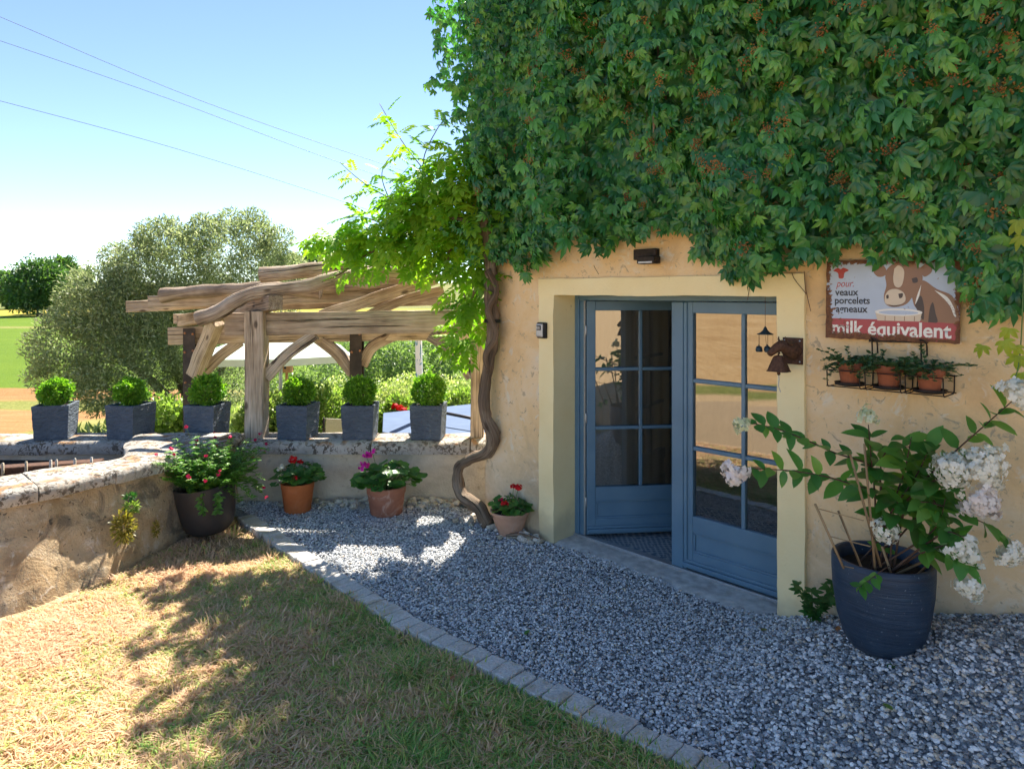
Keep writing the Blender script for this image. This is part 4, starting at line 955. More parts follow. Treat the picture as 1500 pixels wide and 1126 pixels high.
for sg in (-1, 1):
    mb = MB(); tube(mb, [Vector((-.018+sg*.016, -.108, .142)), Vector((-.018+sg*.024, -.112, .158)), Vector((-.018+sg*.020, -.116, .176))], [.008, .006, .002], 8, 3); mb.build('horn', MT['rust'], cb, w=False, smooth=True)
    mb = MB(); v_, f_ = blade(.034, .02, 3, .4, .1); M = Matrix.Translation((-.018+sg*.03, -.10, .132)) @ Matrix.Rotation(-sg*math.radians(95), 4, 'Z') @ Matrix.Rotation(math.radians(-10), 4, 'X'); tv = [M @ Vector(q) for q in v_]; mb.add(tv, f_); mb.add([q+Vector((0, .002, -.004)) for q in tv], [tuple(reversed(q)) for q in f_]); mb.build('ear', MT['rust'], cb, w=False)
    mb = MB(); lathe(mb, [(.0, -.005), (.005, 0), (.0, .005)], 8, (-.04+sg*.018, -.132, .116)); mb.build('eye', MT['iron'], cb, w=False, smooth=True)
bx_ = Vector((-.035, -.125, 0))
mb = MB(); tube(mb, [bx_+Vector((0, .01, .075)), bx_+Vector((0, -.004, .066)), bx_+Vector((0, .0, .055))], .006, 8, 3); mb.build('hanger', MT['rust'], cb, w=False)
def sqbell(mb, prof, c):
    V = []; F = []; S_ = [(1, -.7), (1, .7), (.7, 1), (-.7, 1), (-1, .7), (-1, -.7), (-.7, -1), (.7, -1)]
    for r, z in prof: V += [(c[0]+a*r, c[1]+b*r*.8, c[2]+z) for a, b in S_]
    for i in range(len(prof)-1): F += [(i*8+j, i*8+(j+1) % 8, (i+1)*8+(j+1) % 8, (i+1)*8+j) for j in range(8)]
    mb.add(V, F)
mb = MB(); sqbell(mb, [(.062, -.035), (.066, -.040), (.058, -.028), (.030, .048), (.022, .058), (.001, .060)], bx_); mb.build('bell', MT['rust'], cb, w=False, bevel=.003)
mb = MB(); tube(mb, [bx_+Vector((0, 0, .04)), bx_+Vector((0, 0, -.045))], .003, 6); lathe(mb, [(.002, 0), (.010, -.006), (.011, -.016), (.006, -.024), (.0, -.025)], 10, bx_+Vector((0, 0, -.038)), cap0=False); mb.build('clapper', MT['rust'], cb, w=False)
MT['cord'] = m_plain('pale_cord', (0.52, 0.49, 0.44), 0.9, 0.2)
mb = MB(); tube(mb, [bx_+Vector(p) for p in ((0, 0, -.058), (.002, 0, -.09), (-.001, 0, -.125), (.006, 0, -.15), (.012, 0, -.165))], .003, 6, 3); mb.build('cord', MT['cord'], cb, w=False)

# ---- wind chime hanging from the lintel
MT['chime'] = m_plain('dark_blue_bronze', (0.035, 0.062, 0.080), 0.5, 0.35, 50, 0.2, 0.4)
wc = thing('wind_chime', HW(sx(1121, 4.30), 4.30, 1.72), 'small wind chime of blue bells hanging in the doorway', 'wind chime', rz=RZ)
mb = MB(); tube(mb, [Vector((0, 0, .36)), Vector((0, 0, .165))], .0016, 5); mb.build('hanging_cord', MT['twig'], wc, w=False)
mb = MB(); lathe(mb, [(.052, .112), (.050, .116), (.030, .125), (.016, .140), (.008, .158), (.003, .166), (.0, .167)], 20); mb.build('hood', MT['chime'], wc, w=False, smooth=True)
for k in range(5):
    a = 2*math.pi*k/5+.5; p = Vector((.047*math.cos(a), .047*math.sin(a), 0))
    mb = MB(); tube(mb, [p+Vector((0, 0, .115)), p+Vector((0, 0, .040))], .001, 4); s_ = mb.build('string', MT['twig'], wc, w=False)
    mb = MB(); lathe(mb, [(.019, .0), (.021, .002), (.019, .024), (.015, .031), (.004, .034), (.003, .044), (.0, .045)], 14, p); mb.build('bell', MT['chime'], wc, w=False, smooth=True)
mb = MB(); tube(mb, [Vector((.0, 0, .11)), Vector((.01, 0, .02)), Vector((.045, 0, -.02))], .0012, 5); mb.build('clapper_cord', MT['twig'], wc, w=False)

# ================================================================== POTS AND PLANTS
def pot_lathe(o, prof, mat, n=40, name='pot', jit=0.0, M=None):
    mb = MB(); lathe(mb, prof, n, M=M, jit=jit); return mb.build(name, mat, o, w=False, smooth=True, auto=45)
def soil_disc(o, r, z):
    mb = MB(); V = [(0, 0, z+.015)]+[(r*q*math.cos(a*.3927), r*q*math.sin(a*.3927), z+.012*n3(a, q*5, z*9)) for q in (.5, 1) for a in range(16)]
    F = [(0, 1+a, 1+(a+1) % 16) for a in range(16)]+[(1+a, 17+a, 17+(a+1) % 16, 1+(a+1) % 16) for a in range(16)]
    mb.add(V, F); mb.build('soil', MT['soil'], o, w=False, smooth=True)
# round scalloped geranium leaf
def round_leaf(seed):
    V = [(0, .42, -.06)]; F = []; n_ = 14
    for k in range(n_):
        a = -math.pi/2+2*math.pi*(k+.5)/n_; r = .5*(1+.10*math.cos(a*7+seed)); 
        V.append((r*math.cos(a)*1.05, .42+r*math.sin(a), .05+.05*math.sin(a*3+seed)))
    V[1] = V[1]; F = [(0, 1+k, 1+(k+1) % n_) for k in range(n_) if k != n_-1]
    return V, F
GER = [round_leaf(0), round_leaf(1.7), round_leaf(3.3)]
FLORET = join_t([blade(.5, .42, 3, .1, .1, ang=a*math.pi/2, wide=.6) for a in range(4)])
PET5 = join_t([blade(.5, .40, 3, .1, .15, ang=a*math.pi*2/5, wide=.6) for a in range(5)])
def head_cloud(o, c, r, n_, mat, size, name='flower_head', tpl=None, sq=1.0, axis_=None, kind=None):
    """a rounded or conical head of small flowers, one part"""
    d_ = unit(nrg.normal(size=(n_, 3))); d_[:, 2] = np.abs(d_[:, 2])*1.0-.35; d_ = unit(d_)
    P_ = d_*r*nrg.uniform(.55, 1.08, (n_, 1))*np.array([1, 1, sq])
    if sq > 1.05:
        h_ = np.clip((P_[:, 2]/(r*sq)+.35)/1.35, 0, 1); P_[:, :2] *= (1.12-.62*h_)[:, None]
    if axis_ is not None:
        q = Vector((0, 0, 1)).rotation_difference(Vector(axis_).normalized()).to_matrix(); A = np.array(q); P_ = P_ @ A.T; d_ = d_ @ A.T
    T = P_+np.array(c); Yv = np.cross(d_, nrg.normal(size=(n_, 3)))
    v, f = scatter(tpl or PET5, T, frames(Yv, d_+nrg.normal(0, .45, (n_, 3))), nrg.uniform(.7, 1.25, n_)*size)
    return np_mesh(name, v, f, mat, o, np.repeat(nrg.random(n_), len((tpl or PET5)[0])), kind=kind)
def geranium(base, prof, mat, rsoil, zsoil, lab, group, nl, spread, height, blooms, leafsize, lean=(0, 0), jit=0.0):
    o = thing('geranium_pot', base, lab, 'potted plant', group)
    pot_lathe(o, prof, mat, jit=jit); soil_disc(o, rsoil, zsoil)
    B = np.array(base); st = MB(); T = []; Yd = []; Zd = []; sc = []
    for k in range(nl):
        a = rng.uniform(0, 6.28); q = math.sqrt(rng.random()); h_ = height*(1-.55*q*q)*rng.uniform(.55, 1.0)
        p = Vector((spread*q*math.cos(a)+lean[0]*h_, spread*q*math.sin(a)+lean[1]*h_, zsoil+h_)); b = Vector((.35*rsoil*math.cos(a), .35*rsoil*math.sin(a), zsoil))
        tube(st, [b, (b+p)/2+Vector((0, 0, .03)), p], .0025, 4)
        out = Vector((math.cos(a)*q, math.sin(a)*q, 0)); T.append(tuple(Vector(base)+p)); Yd.append(tuple(out+Vector((rng.uniform(-.3, .3), rng.uniform(-.3, .3), -.15)))); Zd.append(tuple(out*.7+Vector((rng.uniform(-.3, .3), rng.uniform(-.5, .1), 1))))
        sc.append(-p.y+p.z)
    st.build('stem', MT['gstem'], o, w=False)
    foliage('leaves', o, GER, T, Yd, Zd, nrg.uniform(.75, 1.2, nl)*leafsize, MT['gerleaf'], nparts=nl, part='leaf')
    for (x_, y_, z_, r, n_, m_) in blooms:
        mb = MB(); tube(mb, [Vector((x_*.3, y_*.3, zsoil)), Vector((x_*.75, y_*.75, zsoil+(z_-zsoil)*.6)), Vector((x_, y_, z_-r*.5))], .0028, 5, 3); mb.build('flower_stalk', MT['gstem'], o, w=False)
        head_cloud(o, B+np.array([x_, y_, z_]), r, n_, MT[m_], .032)
    return o
gpos = lambda px, py: (lambda Yq: Vector(((px-750)/1000*Yq, Yq, 0)))(2100/(py-430))
# orange pot with red and white geraniums
geranium(gpos(436, 748)+Vector((0, 0, .003)), [(.118, 0), (.124, .01), (.150, .22), (.154, .225), (.158, .275), (.153, .28), (.145, .27), (.140, .24), (0, .24)], MT['terra1'], .138, .242, 'orange terracotta pot with red and white geraniums before the garden wall', 'geranium pots on the gravel', 110, .21, .24,
    [(-.03, -.05, .50, .045, 26, 'red'), (.03, .0, .47, .03, 14, 'red'), (-.13, -.08, .44, .034, 14, 'white'), (-.11, -.13, .36, .03, 12, 'white'), (.03, -.17, .36, .028, 12, 'red'), (-.02, -.17, .345, .032, 12, 'white'), (-.16, -.04, .40, .022, 8, 'white')], .082)
geranium(gpos(566, 752)+Vector((0, 0, .003)), [(.140, 0), (.150, .012), (.175, .20), (.183, .205), (.187, .265), (.180, .272), (.140, .26), (.163, .23), (0, .23)], MT['terra2'], .162, .232, 'weathered terracotta pot with magenta geranium before the garden wall', 'geranium pots on the gravel', 130, .27, .27,
    [(-.17, -.06, .56, .050, 26, 'magenta'), (-.20, -.10, .47, .052, 26, 'magenta'), (-.12, -.05, .60, .03, 12, 'magenta')], .098, (.15, 0), .02)
geranium(gpos(747, 783)+Vector((0, 0, .003)), [(.090, 0), (.095, .008), (.094, .018), (.118, .06), (.143, .13), (.152, .175), (.156, .178), (.156, .19), (.160, .195), (.172, .20), (.174, .212), (.166, .216), (.150, .205), (.145, .18), (0, .18)], MT['terra3'], .144, .182, 'pale bowl shaped terracotta pot with sparse red geranium beside the door', 'geranium pots on the gravel', 55, .16, .16,
    [(.03, -.04, .43, .030, 12, 'red'), (.07, -.05, .425, .032, 14, 'red'), (-.05, -.10, .30, .030, 12, 'red'), (-.03, -.11, .265, .028, 12, 'red'), (-.08, -.06, .32, .018, 7, 'crimson')], .075)
# charcoal pot with salvia
b = Vector((-2.66, 6.02, .0)); sp = thing('salvia_pot', b+Vector((0, 0, .01)), 'rounded charcoal pot with red flowered salvia in the wall corner', 'potted plant', rot=(math.radians(3), math.radians(-6), 0))
pot_lathe(sp, [(.10, 0), (.155, .012), (.195, .05), (.222, .13), (.240, .27), (.247, .39), (.250, .425), (.244, .43), (.236, .42), (.228, .37), (0, .36)], MT['charpot'], 48); soil_disc(sp, .225, .37)
st = MB(); T = []; Yd = []; Zd = []; fl = []
for k in range(130):
    a = rng.uniform(0, 6.28); q = math.sqrt(rng.random()); L = rng.uniform(.25, .42)*(1.05 if q < .8 else .8); front = rng.random() < .12
    p = b+Vector((.16*q*math.cos(a), .16*q*math.sin(a), .38)); d_ = Vector((q*math.cos(a)*.9, q*math.sin(a)*.9, .9)).normalized(); pts = [p.copy()]
    for i in range(9):
        d_ = (d_+Vector((rng.uniform(-.1, .1), rng.uniform(-.1, .1), (-.24 if front else -.06)))).normalized(); p = p+d_*L/8; pts.append(p.copy())
        if i > 0:
            for w_ in range(6):
                g_ = rng.uniform(0, 6.28); T.append(tuple(p)); Yd.append((math.cos(g_), math.sin(g_), .3)); Zd.append((rng.uniform(-.5, .5), rng.uniform(-.5, .5), 1))
    tube(st, pts, .0022, 4)
    if k % 6 == 0:
        p2 = p+d_*rng.uniform(.05, .13)+Vector((0, 0, .03)); tube(st, [p, p2], .0015, 4); fl.append(p2); 
        if rng.random() < .5: fl.append(p.lerp(p2, .5))
for tx, tz in ((.02, -.22), (.17, -.16)):
    p = b+Vector((tx, -.235, .41)); pts = [p.copy()]
    for i in range(9):
        p = p+Vector((rng.uniform(-.012, .012), -.006 if i < 2 else 0, -.02 if i else .0)); pts.append(p.copy())
        for w_ in range(6): g_ = rng.uniform(0, 6.28); T.append(tuple(p)); Yd.append((math.cos(g_), math.sin(g_)-.4, -.1)); Zd.append((0, -1, .5))
    tube(st, pts, .002, 4)
st.build('stem', MT['gstem'], sp, smooth=True)
SAL = [blade(1, .5, 3, .2, .2), blade(1, .42, 3, .3, .35)]
T = np.array(T); foliage('leaves', sp, SAL, T+nrg.normal(0, .006, T.shape), Yd, Zd, nrg.uniform(.032, .056, len(T)), MT['salvia'])
for p in fl: head_cloud(sp, np.array(p), .014, 5, MT['crimson'], .024, 'flower')

# ---- six slate planters with clipped box balls
def planter_mesh(mb):
    b0, b1, h, w_ = .150, .167, .345, .026; n_ = 10; V = []; F = []
    def ring(r, z, amp=0.0):
        out = []
        for e in range(4):
            for k in range(n_):
                u = -1+2*k/n_; x_, y_ = [(u, -1), (1, u), (-u, 1), (-1, -u)][e]
                j = amp*(n3(x_*3+e*5, y_*3, z*16)+.7*n3(x_*9, y_*9+e, z*40)); out.append((x_*r*(1+j), y_*r*(1+j), z))
        return out
    zs = np.linspace(0, h, 15); rings = [ring(b0+(b1-b0)*z/h, z, .028 if 0 < i < 13 else .008) for i, z in enumerate(zs)]+[ring(b1-.006, h+.004, .006), ring(b1-w_, h+.003, .006), ring(b1-w_-.006, h-.04)]
    m_ = 4*n_
    for r in rings: V += r
    for i in range(len(rings)-1): F += [(i*m_+k, i*m_+(k+1) % m_, (i+1)*m_+(k+1) % m_, (i+1)*m_+k) for k in range(m_)]
    F.append(tuple(reversed(range(m_)))); mb.add(V, F)
pm = None
PLANT = [(82, 16, .140, 'pale leaved box ball in slate planter farthest left on the wall'), (192, -12, .146, 'box ball in slate planter turned cornerwise, second from the left'), (304, -7, .160, 'box ball in slate planter left of the oak pergola post, above the salvia'),
         (437, -7, .140, 'small bright box ball in slate planter right of the oak post'), (528, 1, .148, 'box ball in slate planter above the magenta geranium, in front of the sling chair'), (628, -4, .162, 'largest box ball in the slate planter nearest the house')]
for i, (px, rot_, r, lab) in enumerate(PLANT):
    Yp = 7.10; base = Vector(((px-750)/1000*Yp, Yp, WALL_Z+.010))
    o = thing('boxwood_planter', base, lab, 'potted plant', 'slate planters on the garden wall', rz=math.radians(rot_))
    if pm is None:
        mb = MB(); planter_mesh(mb); q = mb.build('planter', MT['slate'], o, w=False); pm = q.data
    else: link_mesh('planter', pm, o)
    mb = MB(); box(mb, -.142, .142, -.142, .142, .30, .325); mb.build('soil', MT['soil'], o, w=False)
    mb = MB()
    for k in range(5): a = k*1.25; tube(mb, [Vector((0, 0, .32)), Vector((.07*math.cos(a), .07*math.sin(a), .32+r*.9))], .005, 5)
    mb.build('stem', MT['twig'], o, w=False)
    n_ = 4200; d_ = unit(nrg.normal(size=(n_, 3))); lump = np.array([1+.26*n3(*(q*1.9+i*3))+.20*n3(*(q*4.5+i)) for q in d_]); rad = r*lump*nrg.uniform(.55, 1.04, n_)**.5
    shoots = nrg.random(n_) < .05; rad[shoots] *= nrg.uniform(1.05, 1.38, shoots.sum())
    C = np.array(base)+np.array([0, 0,   .335+r*.95])
    T = C+d_*rad[:, None]*np.array([1, 1, .92])
    if i == 5: 
        k = 60; T = np.vstack([T, C+np.stack([nrg.normal(0.01, .018, k), nrg.normal(0, .018, k), r*.8+nrg.uniform(0, .13, k)], -1)]); d_ = np.vstack([d_, unit(nrg.normal(size=(k, 3))+[0, 0, 1])])
    foliage('foliage', o, [([(0,0,0),(-.32,.5,.1),(0,1,0),(.32,.5,.1)], [(0,2,1),(0,3,2)])], T, d_+nrg.normal(0, .6, d_.shape), nrg.normal(size=d_.shape)+[0, 0, .8], nrg.uniform(.020, .036, len(T)), MT['box'])

# ---- hydrangea in the big blue pot
hb = HW(-1.235, 3.88, 0); hb.z = float(gz(hb.x, hb.y))-.02
hy = thing('hydrangea_pot', hb, 'tall white panicle hydrangea in a big dark blue pot by the door', 'potted plant')
pot_lathe(hy, [(.140, 0), (.163, .012), (.190, .06), (.218, .16), (.238, .30), (.243, .40), (.243, .462), (.238, .470), (.223, .470), (.216, .462), (.214, .40), (0, .39)], MT['bluepot'], 56); soil_disc(hy, .212, .405)
top = hb+Vector((0, 0, .40)); stems = []; LP = []; LY = []; LZ = []; LS = []
def hstem(pts, leaves=8, r=.0055, mat='twig', lsize=.105, start=.3):
    P_ = [Vector(p) for p in pts]; arr = crom([tuple(p) for p in P_], 8); mb = MB(); n_ = len(arr)
    loft(mb, [Vector(a) for a in arr], [r*(1-.55*i/n_) for i in range(n_)], n=6); mb.build('stem', MT[mat], hy, smooth=True)
    side = Vector((rng.uniform(-1, 1), rng.uniform(-1, .3), .2)).normalized()
    leaves = int(leaves*1.3)
    for k in range(leaves):
        u = start+(1-start)*(k+.5)/leaves; i = min(int(u*(n_-1)), n_-2); p = Vector(arr[i]); tng = (Vector(arr[i+1])-p).normalized()
        sd = tng.cross(Vector((0, 0, 1))).normalized() if k % 2 else tng.cross(side).normalized()
        for sg in (-1, 1):
            if rng.random() < .12: continue
            d_ = (sd*sg+tng*.45+Vector((rng.uniform(-.3, .3), rng.uniform(-.4, .15), rng.uniform(-.45, .15)))).normalized()
            LP.append(tuple(p)); LY.append(tuple(d_)); LZ.append(tuple(Vector((rng.uniform(-.3, .3), -.45+rng.uniform(-.3, .3), .9)))); LS.append(1.45*lsize*rng.uniform(.7, 1.2)*(1-.25*u))
Yc = hb.y
def hp(px, py, Y_): return at(px, py, Y_)
q0 = [top+Vector((rng.uniform(-.1, .1), rng.uniform(-.1, .1), 0)) for _ in range(16)]
hstem([q0[0], hp(1288, 700, Yc), hp(1215, 660, 3.50), hp(1150, 632, 3.45), hp(1104, 620, 3.42)], 11, lsize=.085)
hstem([q0[1], hp(1290, 735, Yc), hp(1235, 705, 3.48), hp(1165, 690, 3.42), hp(1095, 686, 3.40)], 11, lsize=.09)
hstem([q0[2], hp(1282, 735, Yc), hp(1276, 670, 3.55), hp(1272, 622, 3.52)], 9, lsize=.12)
hstem([q0[3], hp(1290, 720, Yc), hp(1300, 660, 3.55), hp(1370, 655, 3.45)], 7, lsize=.11)
hstem([q0[4], hp(1330, 735, 3.5), hp(1390, 670, 3.35), hp(1440, 625, 3.22), hp(1482, 588, 3.12)], 9, lsize=.095)
hstem([q0[5], hp(1320, 745, 3.5), hp(1365, 705, 3.4), hp(1410, 705, 3.28)], 8, lsize=.11)
hstem([q0[6], hp(1310, 770, 3.5), hp(1350, 735, 3.38), hp(1440, 765, 3.25), hp(1474, 790, 3.20)], 8, lsize=.09)
hstem([q0[7], hp(1345, 805, 3.4), hp(1385, 780, 3.3), hp(1408, 785, 3.24)], 7, lsize=.10, r=.007)
hstem([q0[8], hp(1350, 810, 3.36), hp(1395, 800, 3.26), hp(1418, 838, 3.2)], 6, lsize=.09)
hstem([q0[9], hp(1300, 790, 3.5), hp(1296, 768, 3.44)], 4, lsize=.06)
hstem([q0[10], hp(1310, 740, 3.52), hp(1325, 690, 3.46), hp(1335, 640, 3.42)], 8, lsize=.135)
hstem([q0[11], hp(1340, 760, 3.48), hp(1362, 730, 3.4), hp(1375, 745, 3.32)], 7, lsize=.11)
hstem([q0[12], hp(1300, 830, 3.34), hp(1275, 848, 3.28), hp(1255, 862, 3.27)], 4, r=.003, lsize=.055, start=.5)
hstem([q0[13], hp(1300, 760, 3.5), hp(1340, 700, 3.44), hp(1360, 660, 3.4)], 8, lsize=.125)
hstem([q0[14], hp(1350, 790, 3.42), hp(1375, 765, 3.34), hp(1385, 730, 3.3)], 6, lsize=.10)
HYL = [blade(1, .54, 5, .22, .18, wide=.40), blade(1, .48, 5, .35, .28, wide=.42), blade(1, .58, 5, .12, .10, wide=.40)]
foliage('leaves', hy, HYL, LP, LY, LZ, LS, MT['hydleaf'], nparts=len(LP), part='leaf')
def panicle(px, py, Y_, r, n_, m_, sq=1.35, ax=(0, 0, 1), sz=.036): head_cloud(hy, np.array(at(px, py, Y_)), r, n_, MT[m_], sz, 'flower_head', FLORET, sq, ax)
panicle(1086, 622, 3.41, .045, 60, 'limewhite', 1.1, (-.5, 0, .4), .028); panicle(1078, 690, 3.38, .070, 150, 'blush', 1.15, (-.3, -.2, -.5)); panicle(1270, 612, 3.52, .055, 80, 'limewhite', 1.4, (0, 0, 1), .03)
panicle(1488, 578, 3.10, .080, 170, 'white', 1.2, (.5, -.2, .6)); panicle(1396, 690, 3.26, .092, 260, 'white', 1.25, (-.3, -.5, .3)); panicle(1440, 684, 3.22, .105, 320, 'white', 1.3, (.4, -.3, .6)); panicle(1434, 732, 3.20, .095, 260, 'blush', 1.1, (.4, -.3, -.4))
panicle(1296, 777, 3.43, .066, 110, 'white', 1.0, (0, -.5, .4), .03); panicle(1408, 800, 3.22, .078, 150, 'white', 1.3, (.3, -.3, -.4), .034); panicle(1478, 808, 3.18, .074, 150, 'white', 1.1, (.5, -.2, -.3), .034); panicle(1420, 856, 3.18, .068, 120, 'white', 1.2, (.2, -.3, -.9), .032)
# cane trellis in the pot
tz = top.z
for (a, b_) in (((1194, 738), (1236, 832)), ((1228, 748), (1264, 836)), ((1244, 660), (1290, 830)), ((1266, 650), (1282, 835)), ((1292, 800), (1306, 842)), ((1400, 800), (1310, 842)), ((1365, 822), (1340, 845))):
    mb = MB(); loft(mb, [at(*a, 3.47), at(*b_, 3.45)], .0065, n=6, amp=.1, freq=20); mb.build('cane', MT['cane'], hy, smooth=True)
for (a, b_) in (((1200, 745), (1265, 762)), ((1215, 785), (1275, 800)), ((1232, 828), (1300, 842))):
    mb = MB(); loft(mb, [at(*a, 3.462), at(*b_, 3.452)], .003, n=5); mb.build('cane_rung', MT['cane'], hy)
# ---- sapling beside the blue pot
fb = HW(-1.70, 4.12, 0); fb.z = float(gz(fb.x, fb.y))-.01
fg = thing('fig_sapling', fb, 'young green sapling growing from the gravel between jamb and blue pot', 'sapling')
lobed = join_t([blade(1.0, .42, 4, .15, .15, ang=0), blade(.72, .34, 4, .15, .15, ang=.75), blade(.72, .34, 4, .15, .15, ang=-.75)])
T = []; Yd = []; Zd = []
for k in range(5):
    a = rng.uniform(-2.9, -.2); p = fb.copy(); d_ = Vector((math.cos(a)*.35, math.sin(a)*.25, 1)).normalized(); pts = [p.copy()]
    for i in range(7):
        d_ = (d_+Vector((rng.uniform(-.12, .12), rng.uniform(-.12, .05), -.03))).normalized(); p = p+d_*.034*(1.2 if k % 2 else .9); pts.append(p.copy())
        if i > 0: 
            for w_ in range(2): g_ = rng.uniform(0, 6.28); T.append(tuple(p)); Yd.append((math.cos(g_), math.sin(g_)-.25, .1)); Zd.append((rng.uniform(-.2, .2), -.45, .8))
    mb = MB(); tube(mb, pts, .004, 5); mb.build('stem', MT['gstem'], fg)
foliage('leaves', fg, [lobed], T, Yd, Zd, nrg.uniform(.045, .08, len(T)), MT['fig'], nparts=len(T), part='leaf')
# ---- moss and small weeds on the basin wall
def tuft(name, c, rad, n_, mat, lab, cat, size, sq=(1, .6, 1.3), tpl=None):
    o = thing(name, c, lab, cat); d_ = unit(nrg.normal(size=(n_, 3))); T = np.array(c)+d_*nrg.uniform(.3, 1, (n_, 1))*rad*np.array(sq)
    foliage('foliage', o, tpl or [blade(1, .35, 3, .2, .3)], T, d_+[.3, -.6, .4], nrg.normal(size=(n_, 3))+[0, -.3, 1], nrg.uniform(.6, 1.2, n_)*size, mat); return o
tuft('moss_clump', at(181, 772, 5.22), .085, 420, MT['moss'], 'yellow moss clump growing out of the basin wall', 'moss', .04, (1, .5, 1.45))
tuft('moss_clump', at(193, 742, 5.32), .05, 160, MT['shrubA'], 'small green fern tuft just above the yellow moss', 'moss', .035, (1.1, .5, .7))
tuft('moss_clump', at(191, 727, 5.33), .04, 120, MT['fig'], 'tiny green tuft under the basin rim', 'moss', .03, (1.2, .5, .6))
tuft('moss_clump', at(229, 775, 5.55), .035, 110, MT['moss'], 'thin strip of moss on the basin wall beside the charcoal pot', 'moss', .03, (.6, .5, 1.8))
# ---- pale stones heaped along the foot of the wall
ps = thing('loose_stones', (-1.0, 6.7, 0), 'row of loose pale stones heaped along the wall foot', 'stones')
mes = []
for k in range(5):
    v_, f_ = lumpy(ICO2, .30, 7.7*k+2, (1, .8, .62)); me = np_mesh('', v_, f_, MT['palestone'], smooth=False); me.name = 'stone'; mes.append(me)
iv = INV[ps.name]; cnt = 0
for k in range(700):
    if cnt >= 240: break
    u = rng.random()
    if u < .62: x_ = rng.uniform(-2.3, -.30); y_ = WALL_Y0-.02-abs(rng.gauss(0, .10)); 
    else:
        s_ = rng.uniform(-4.85, -3.98); d_ = 4.20-abs(rng.gauss(0, .09)); w_ = HW(s_, d_, 0); x_, y_ = w_.x, w_.y
    r = rng.uniform(.018, .044)*(1.25 if rng.random() < .15 else 1)
    if x_ < -1.9 and rng.random() < .6: continue
    M = Matrix.Translation((x_, y_, r*.30+rng.uniform(0, .03))) @ Matrix.Rotation(rng.uniform(0, 6.28), 4, 'Z') @ Matrix.Rotation(rng.uniform(-.5, .5), 4, 'X') @ Matrix.Scale(r, 4)
    o = link_mesh('stone', mes[k % 5], ps); o.matrix_basis = iv @ M; cnt += 1
# ---- bits lying on the ground
def ground_leaf(px, py, name, lab, size, mat, tpl, z=.014):
    Yq = (CAMH-.02)/((py-430)/1000); x_ = (px-750)/1000*Yq; h0 = float(gz(x_, Yq))
    for _ in range(4): Yq = (CAMH-h0-.02)/((py-430)/1000); x_ = (px-750)/1000*Yq; h0 = float(gz(x_, Yq))
    me = np_mesh('', *tpl, mat); me.name = name; o = link_mesh(name, me); o.matrix_basis = Matrix.Translation((x_, Yq, h0+z)) @ Matrix.Rotation(rng.uniform(0, 6.28), 4, 'Z') @ Matrix.Rotation(rng.uniform(-.2, .2), 4, 'X') @ Matrix.Scale(size, 4)
    props(o, lab, 'fallen leaf', 'fallen leaves')
CUP = blade(1, .6, 4, .35, -.15)
ground_leaf(1300, 978, 'fallen_leaf', 'green fallen leaf on the gravel in front of the blue pot', .06, MT['fig'], CUP)
ground_leaf(768, 928, 'fallen_leaf', 'small green leaf lying on the gravel before the doorstep', .05, MT['fig'], CUP)
ground_leaf(666, 992, 'fallen_leaf', 'rust coloured leaf lying on the lawn beside the edging', .045, MT['deadleaf'], CUP, .03)
ground_leaf(1228, 924, 'fallen_leaf', 'dry brown leaf on the gravel at the foot of the blue pot', .055, MT['deadleaf'], CUP)
ground_leaf(1115, 922, 'fallen_leaf', 'dry brown leaf on the gravel below the right door jamb', .05, MT['deadleaf'], CUP)
ground_leaf(1308, 1049, 'fallen_leaf', 'yellowish leaf on the gravel near the bottom edge of the picture', .055, MT['shrubA'], CUP)
tw = MB(); a = HW(-4.25, 4.02, .03); b_ = HW(-3.97, 4.12, .05); tube(tw, [a, a.lerp(b_, .4)+Vector((0, 0, .015)), b_], [.012, .016, .010], 7, 4, amp=.3, freq=25); o = tw.build('fallen_branch', MT['bark'], smooth=True); props(o, 'short dead branch lying on the stones left of the doorstep', 'branch')

# ================================================================== PERGOLA
pg = thing('oak_pergola', (-1.5, 7.12, WALL_Z), 'rustic oak pergola with gnarled log rafters behind the planters', 'pergola')
sd = [0.0]
def member(name, pts, hw, mat='oak', kind='rect', m=6, amp=.06, freq=4.0, taper=None, up=(0, 0, 1)):
    sd[0] += 1.37; arr = crom([tuple(p) for p in pts], m); n_ = len(arr)
    rad = [((hw[0]*(1+(taper or 0)*i/n_), hw[1]*(1+(taper or 0)*i/n_))) for i in range(n_)]
    mb = MB(); loft(mb, [Vector(a) for a in arr], rad, kind, 14, amp, freq, up, sd[0]); return mb.build(name, MT[mat], pg, smooth=True, auto=38)
def postm(name, px, Y_, z0, z1, hw, mat='oak'):
    x_ = (px-750)/1000*Y_; return member(name, [(x_, Y_, z0), (x_+.006, Y_, z0+(z1-z0)*.5), (x_-.004, Y_, z1)], hw, mat, up=(0, 1, 0), m=10, amp=.05)
postm('post', 376, 7.12, WALL_Z+.003, 1.915, (.098, .09)); postm('post', 699, 7.14, WALL_Z+.003, 1.80, (.070, .07))
member('front_beam', [at(333, 475, 7.20), at(480, 473, 7.20), at(620, 471, 7.20), at(720, 470, 7.20)], (.075, .118), m=8, amp=.03)
member('rear_beam', [at(250, 492, 8.8), at(450, 488, 8.8), at(720, 484, 8.8)], (.075, .112), m=8, amp=.03)
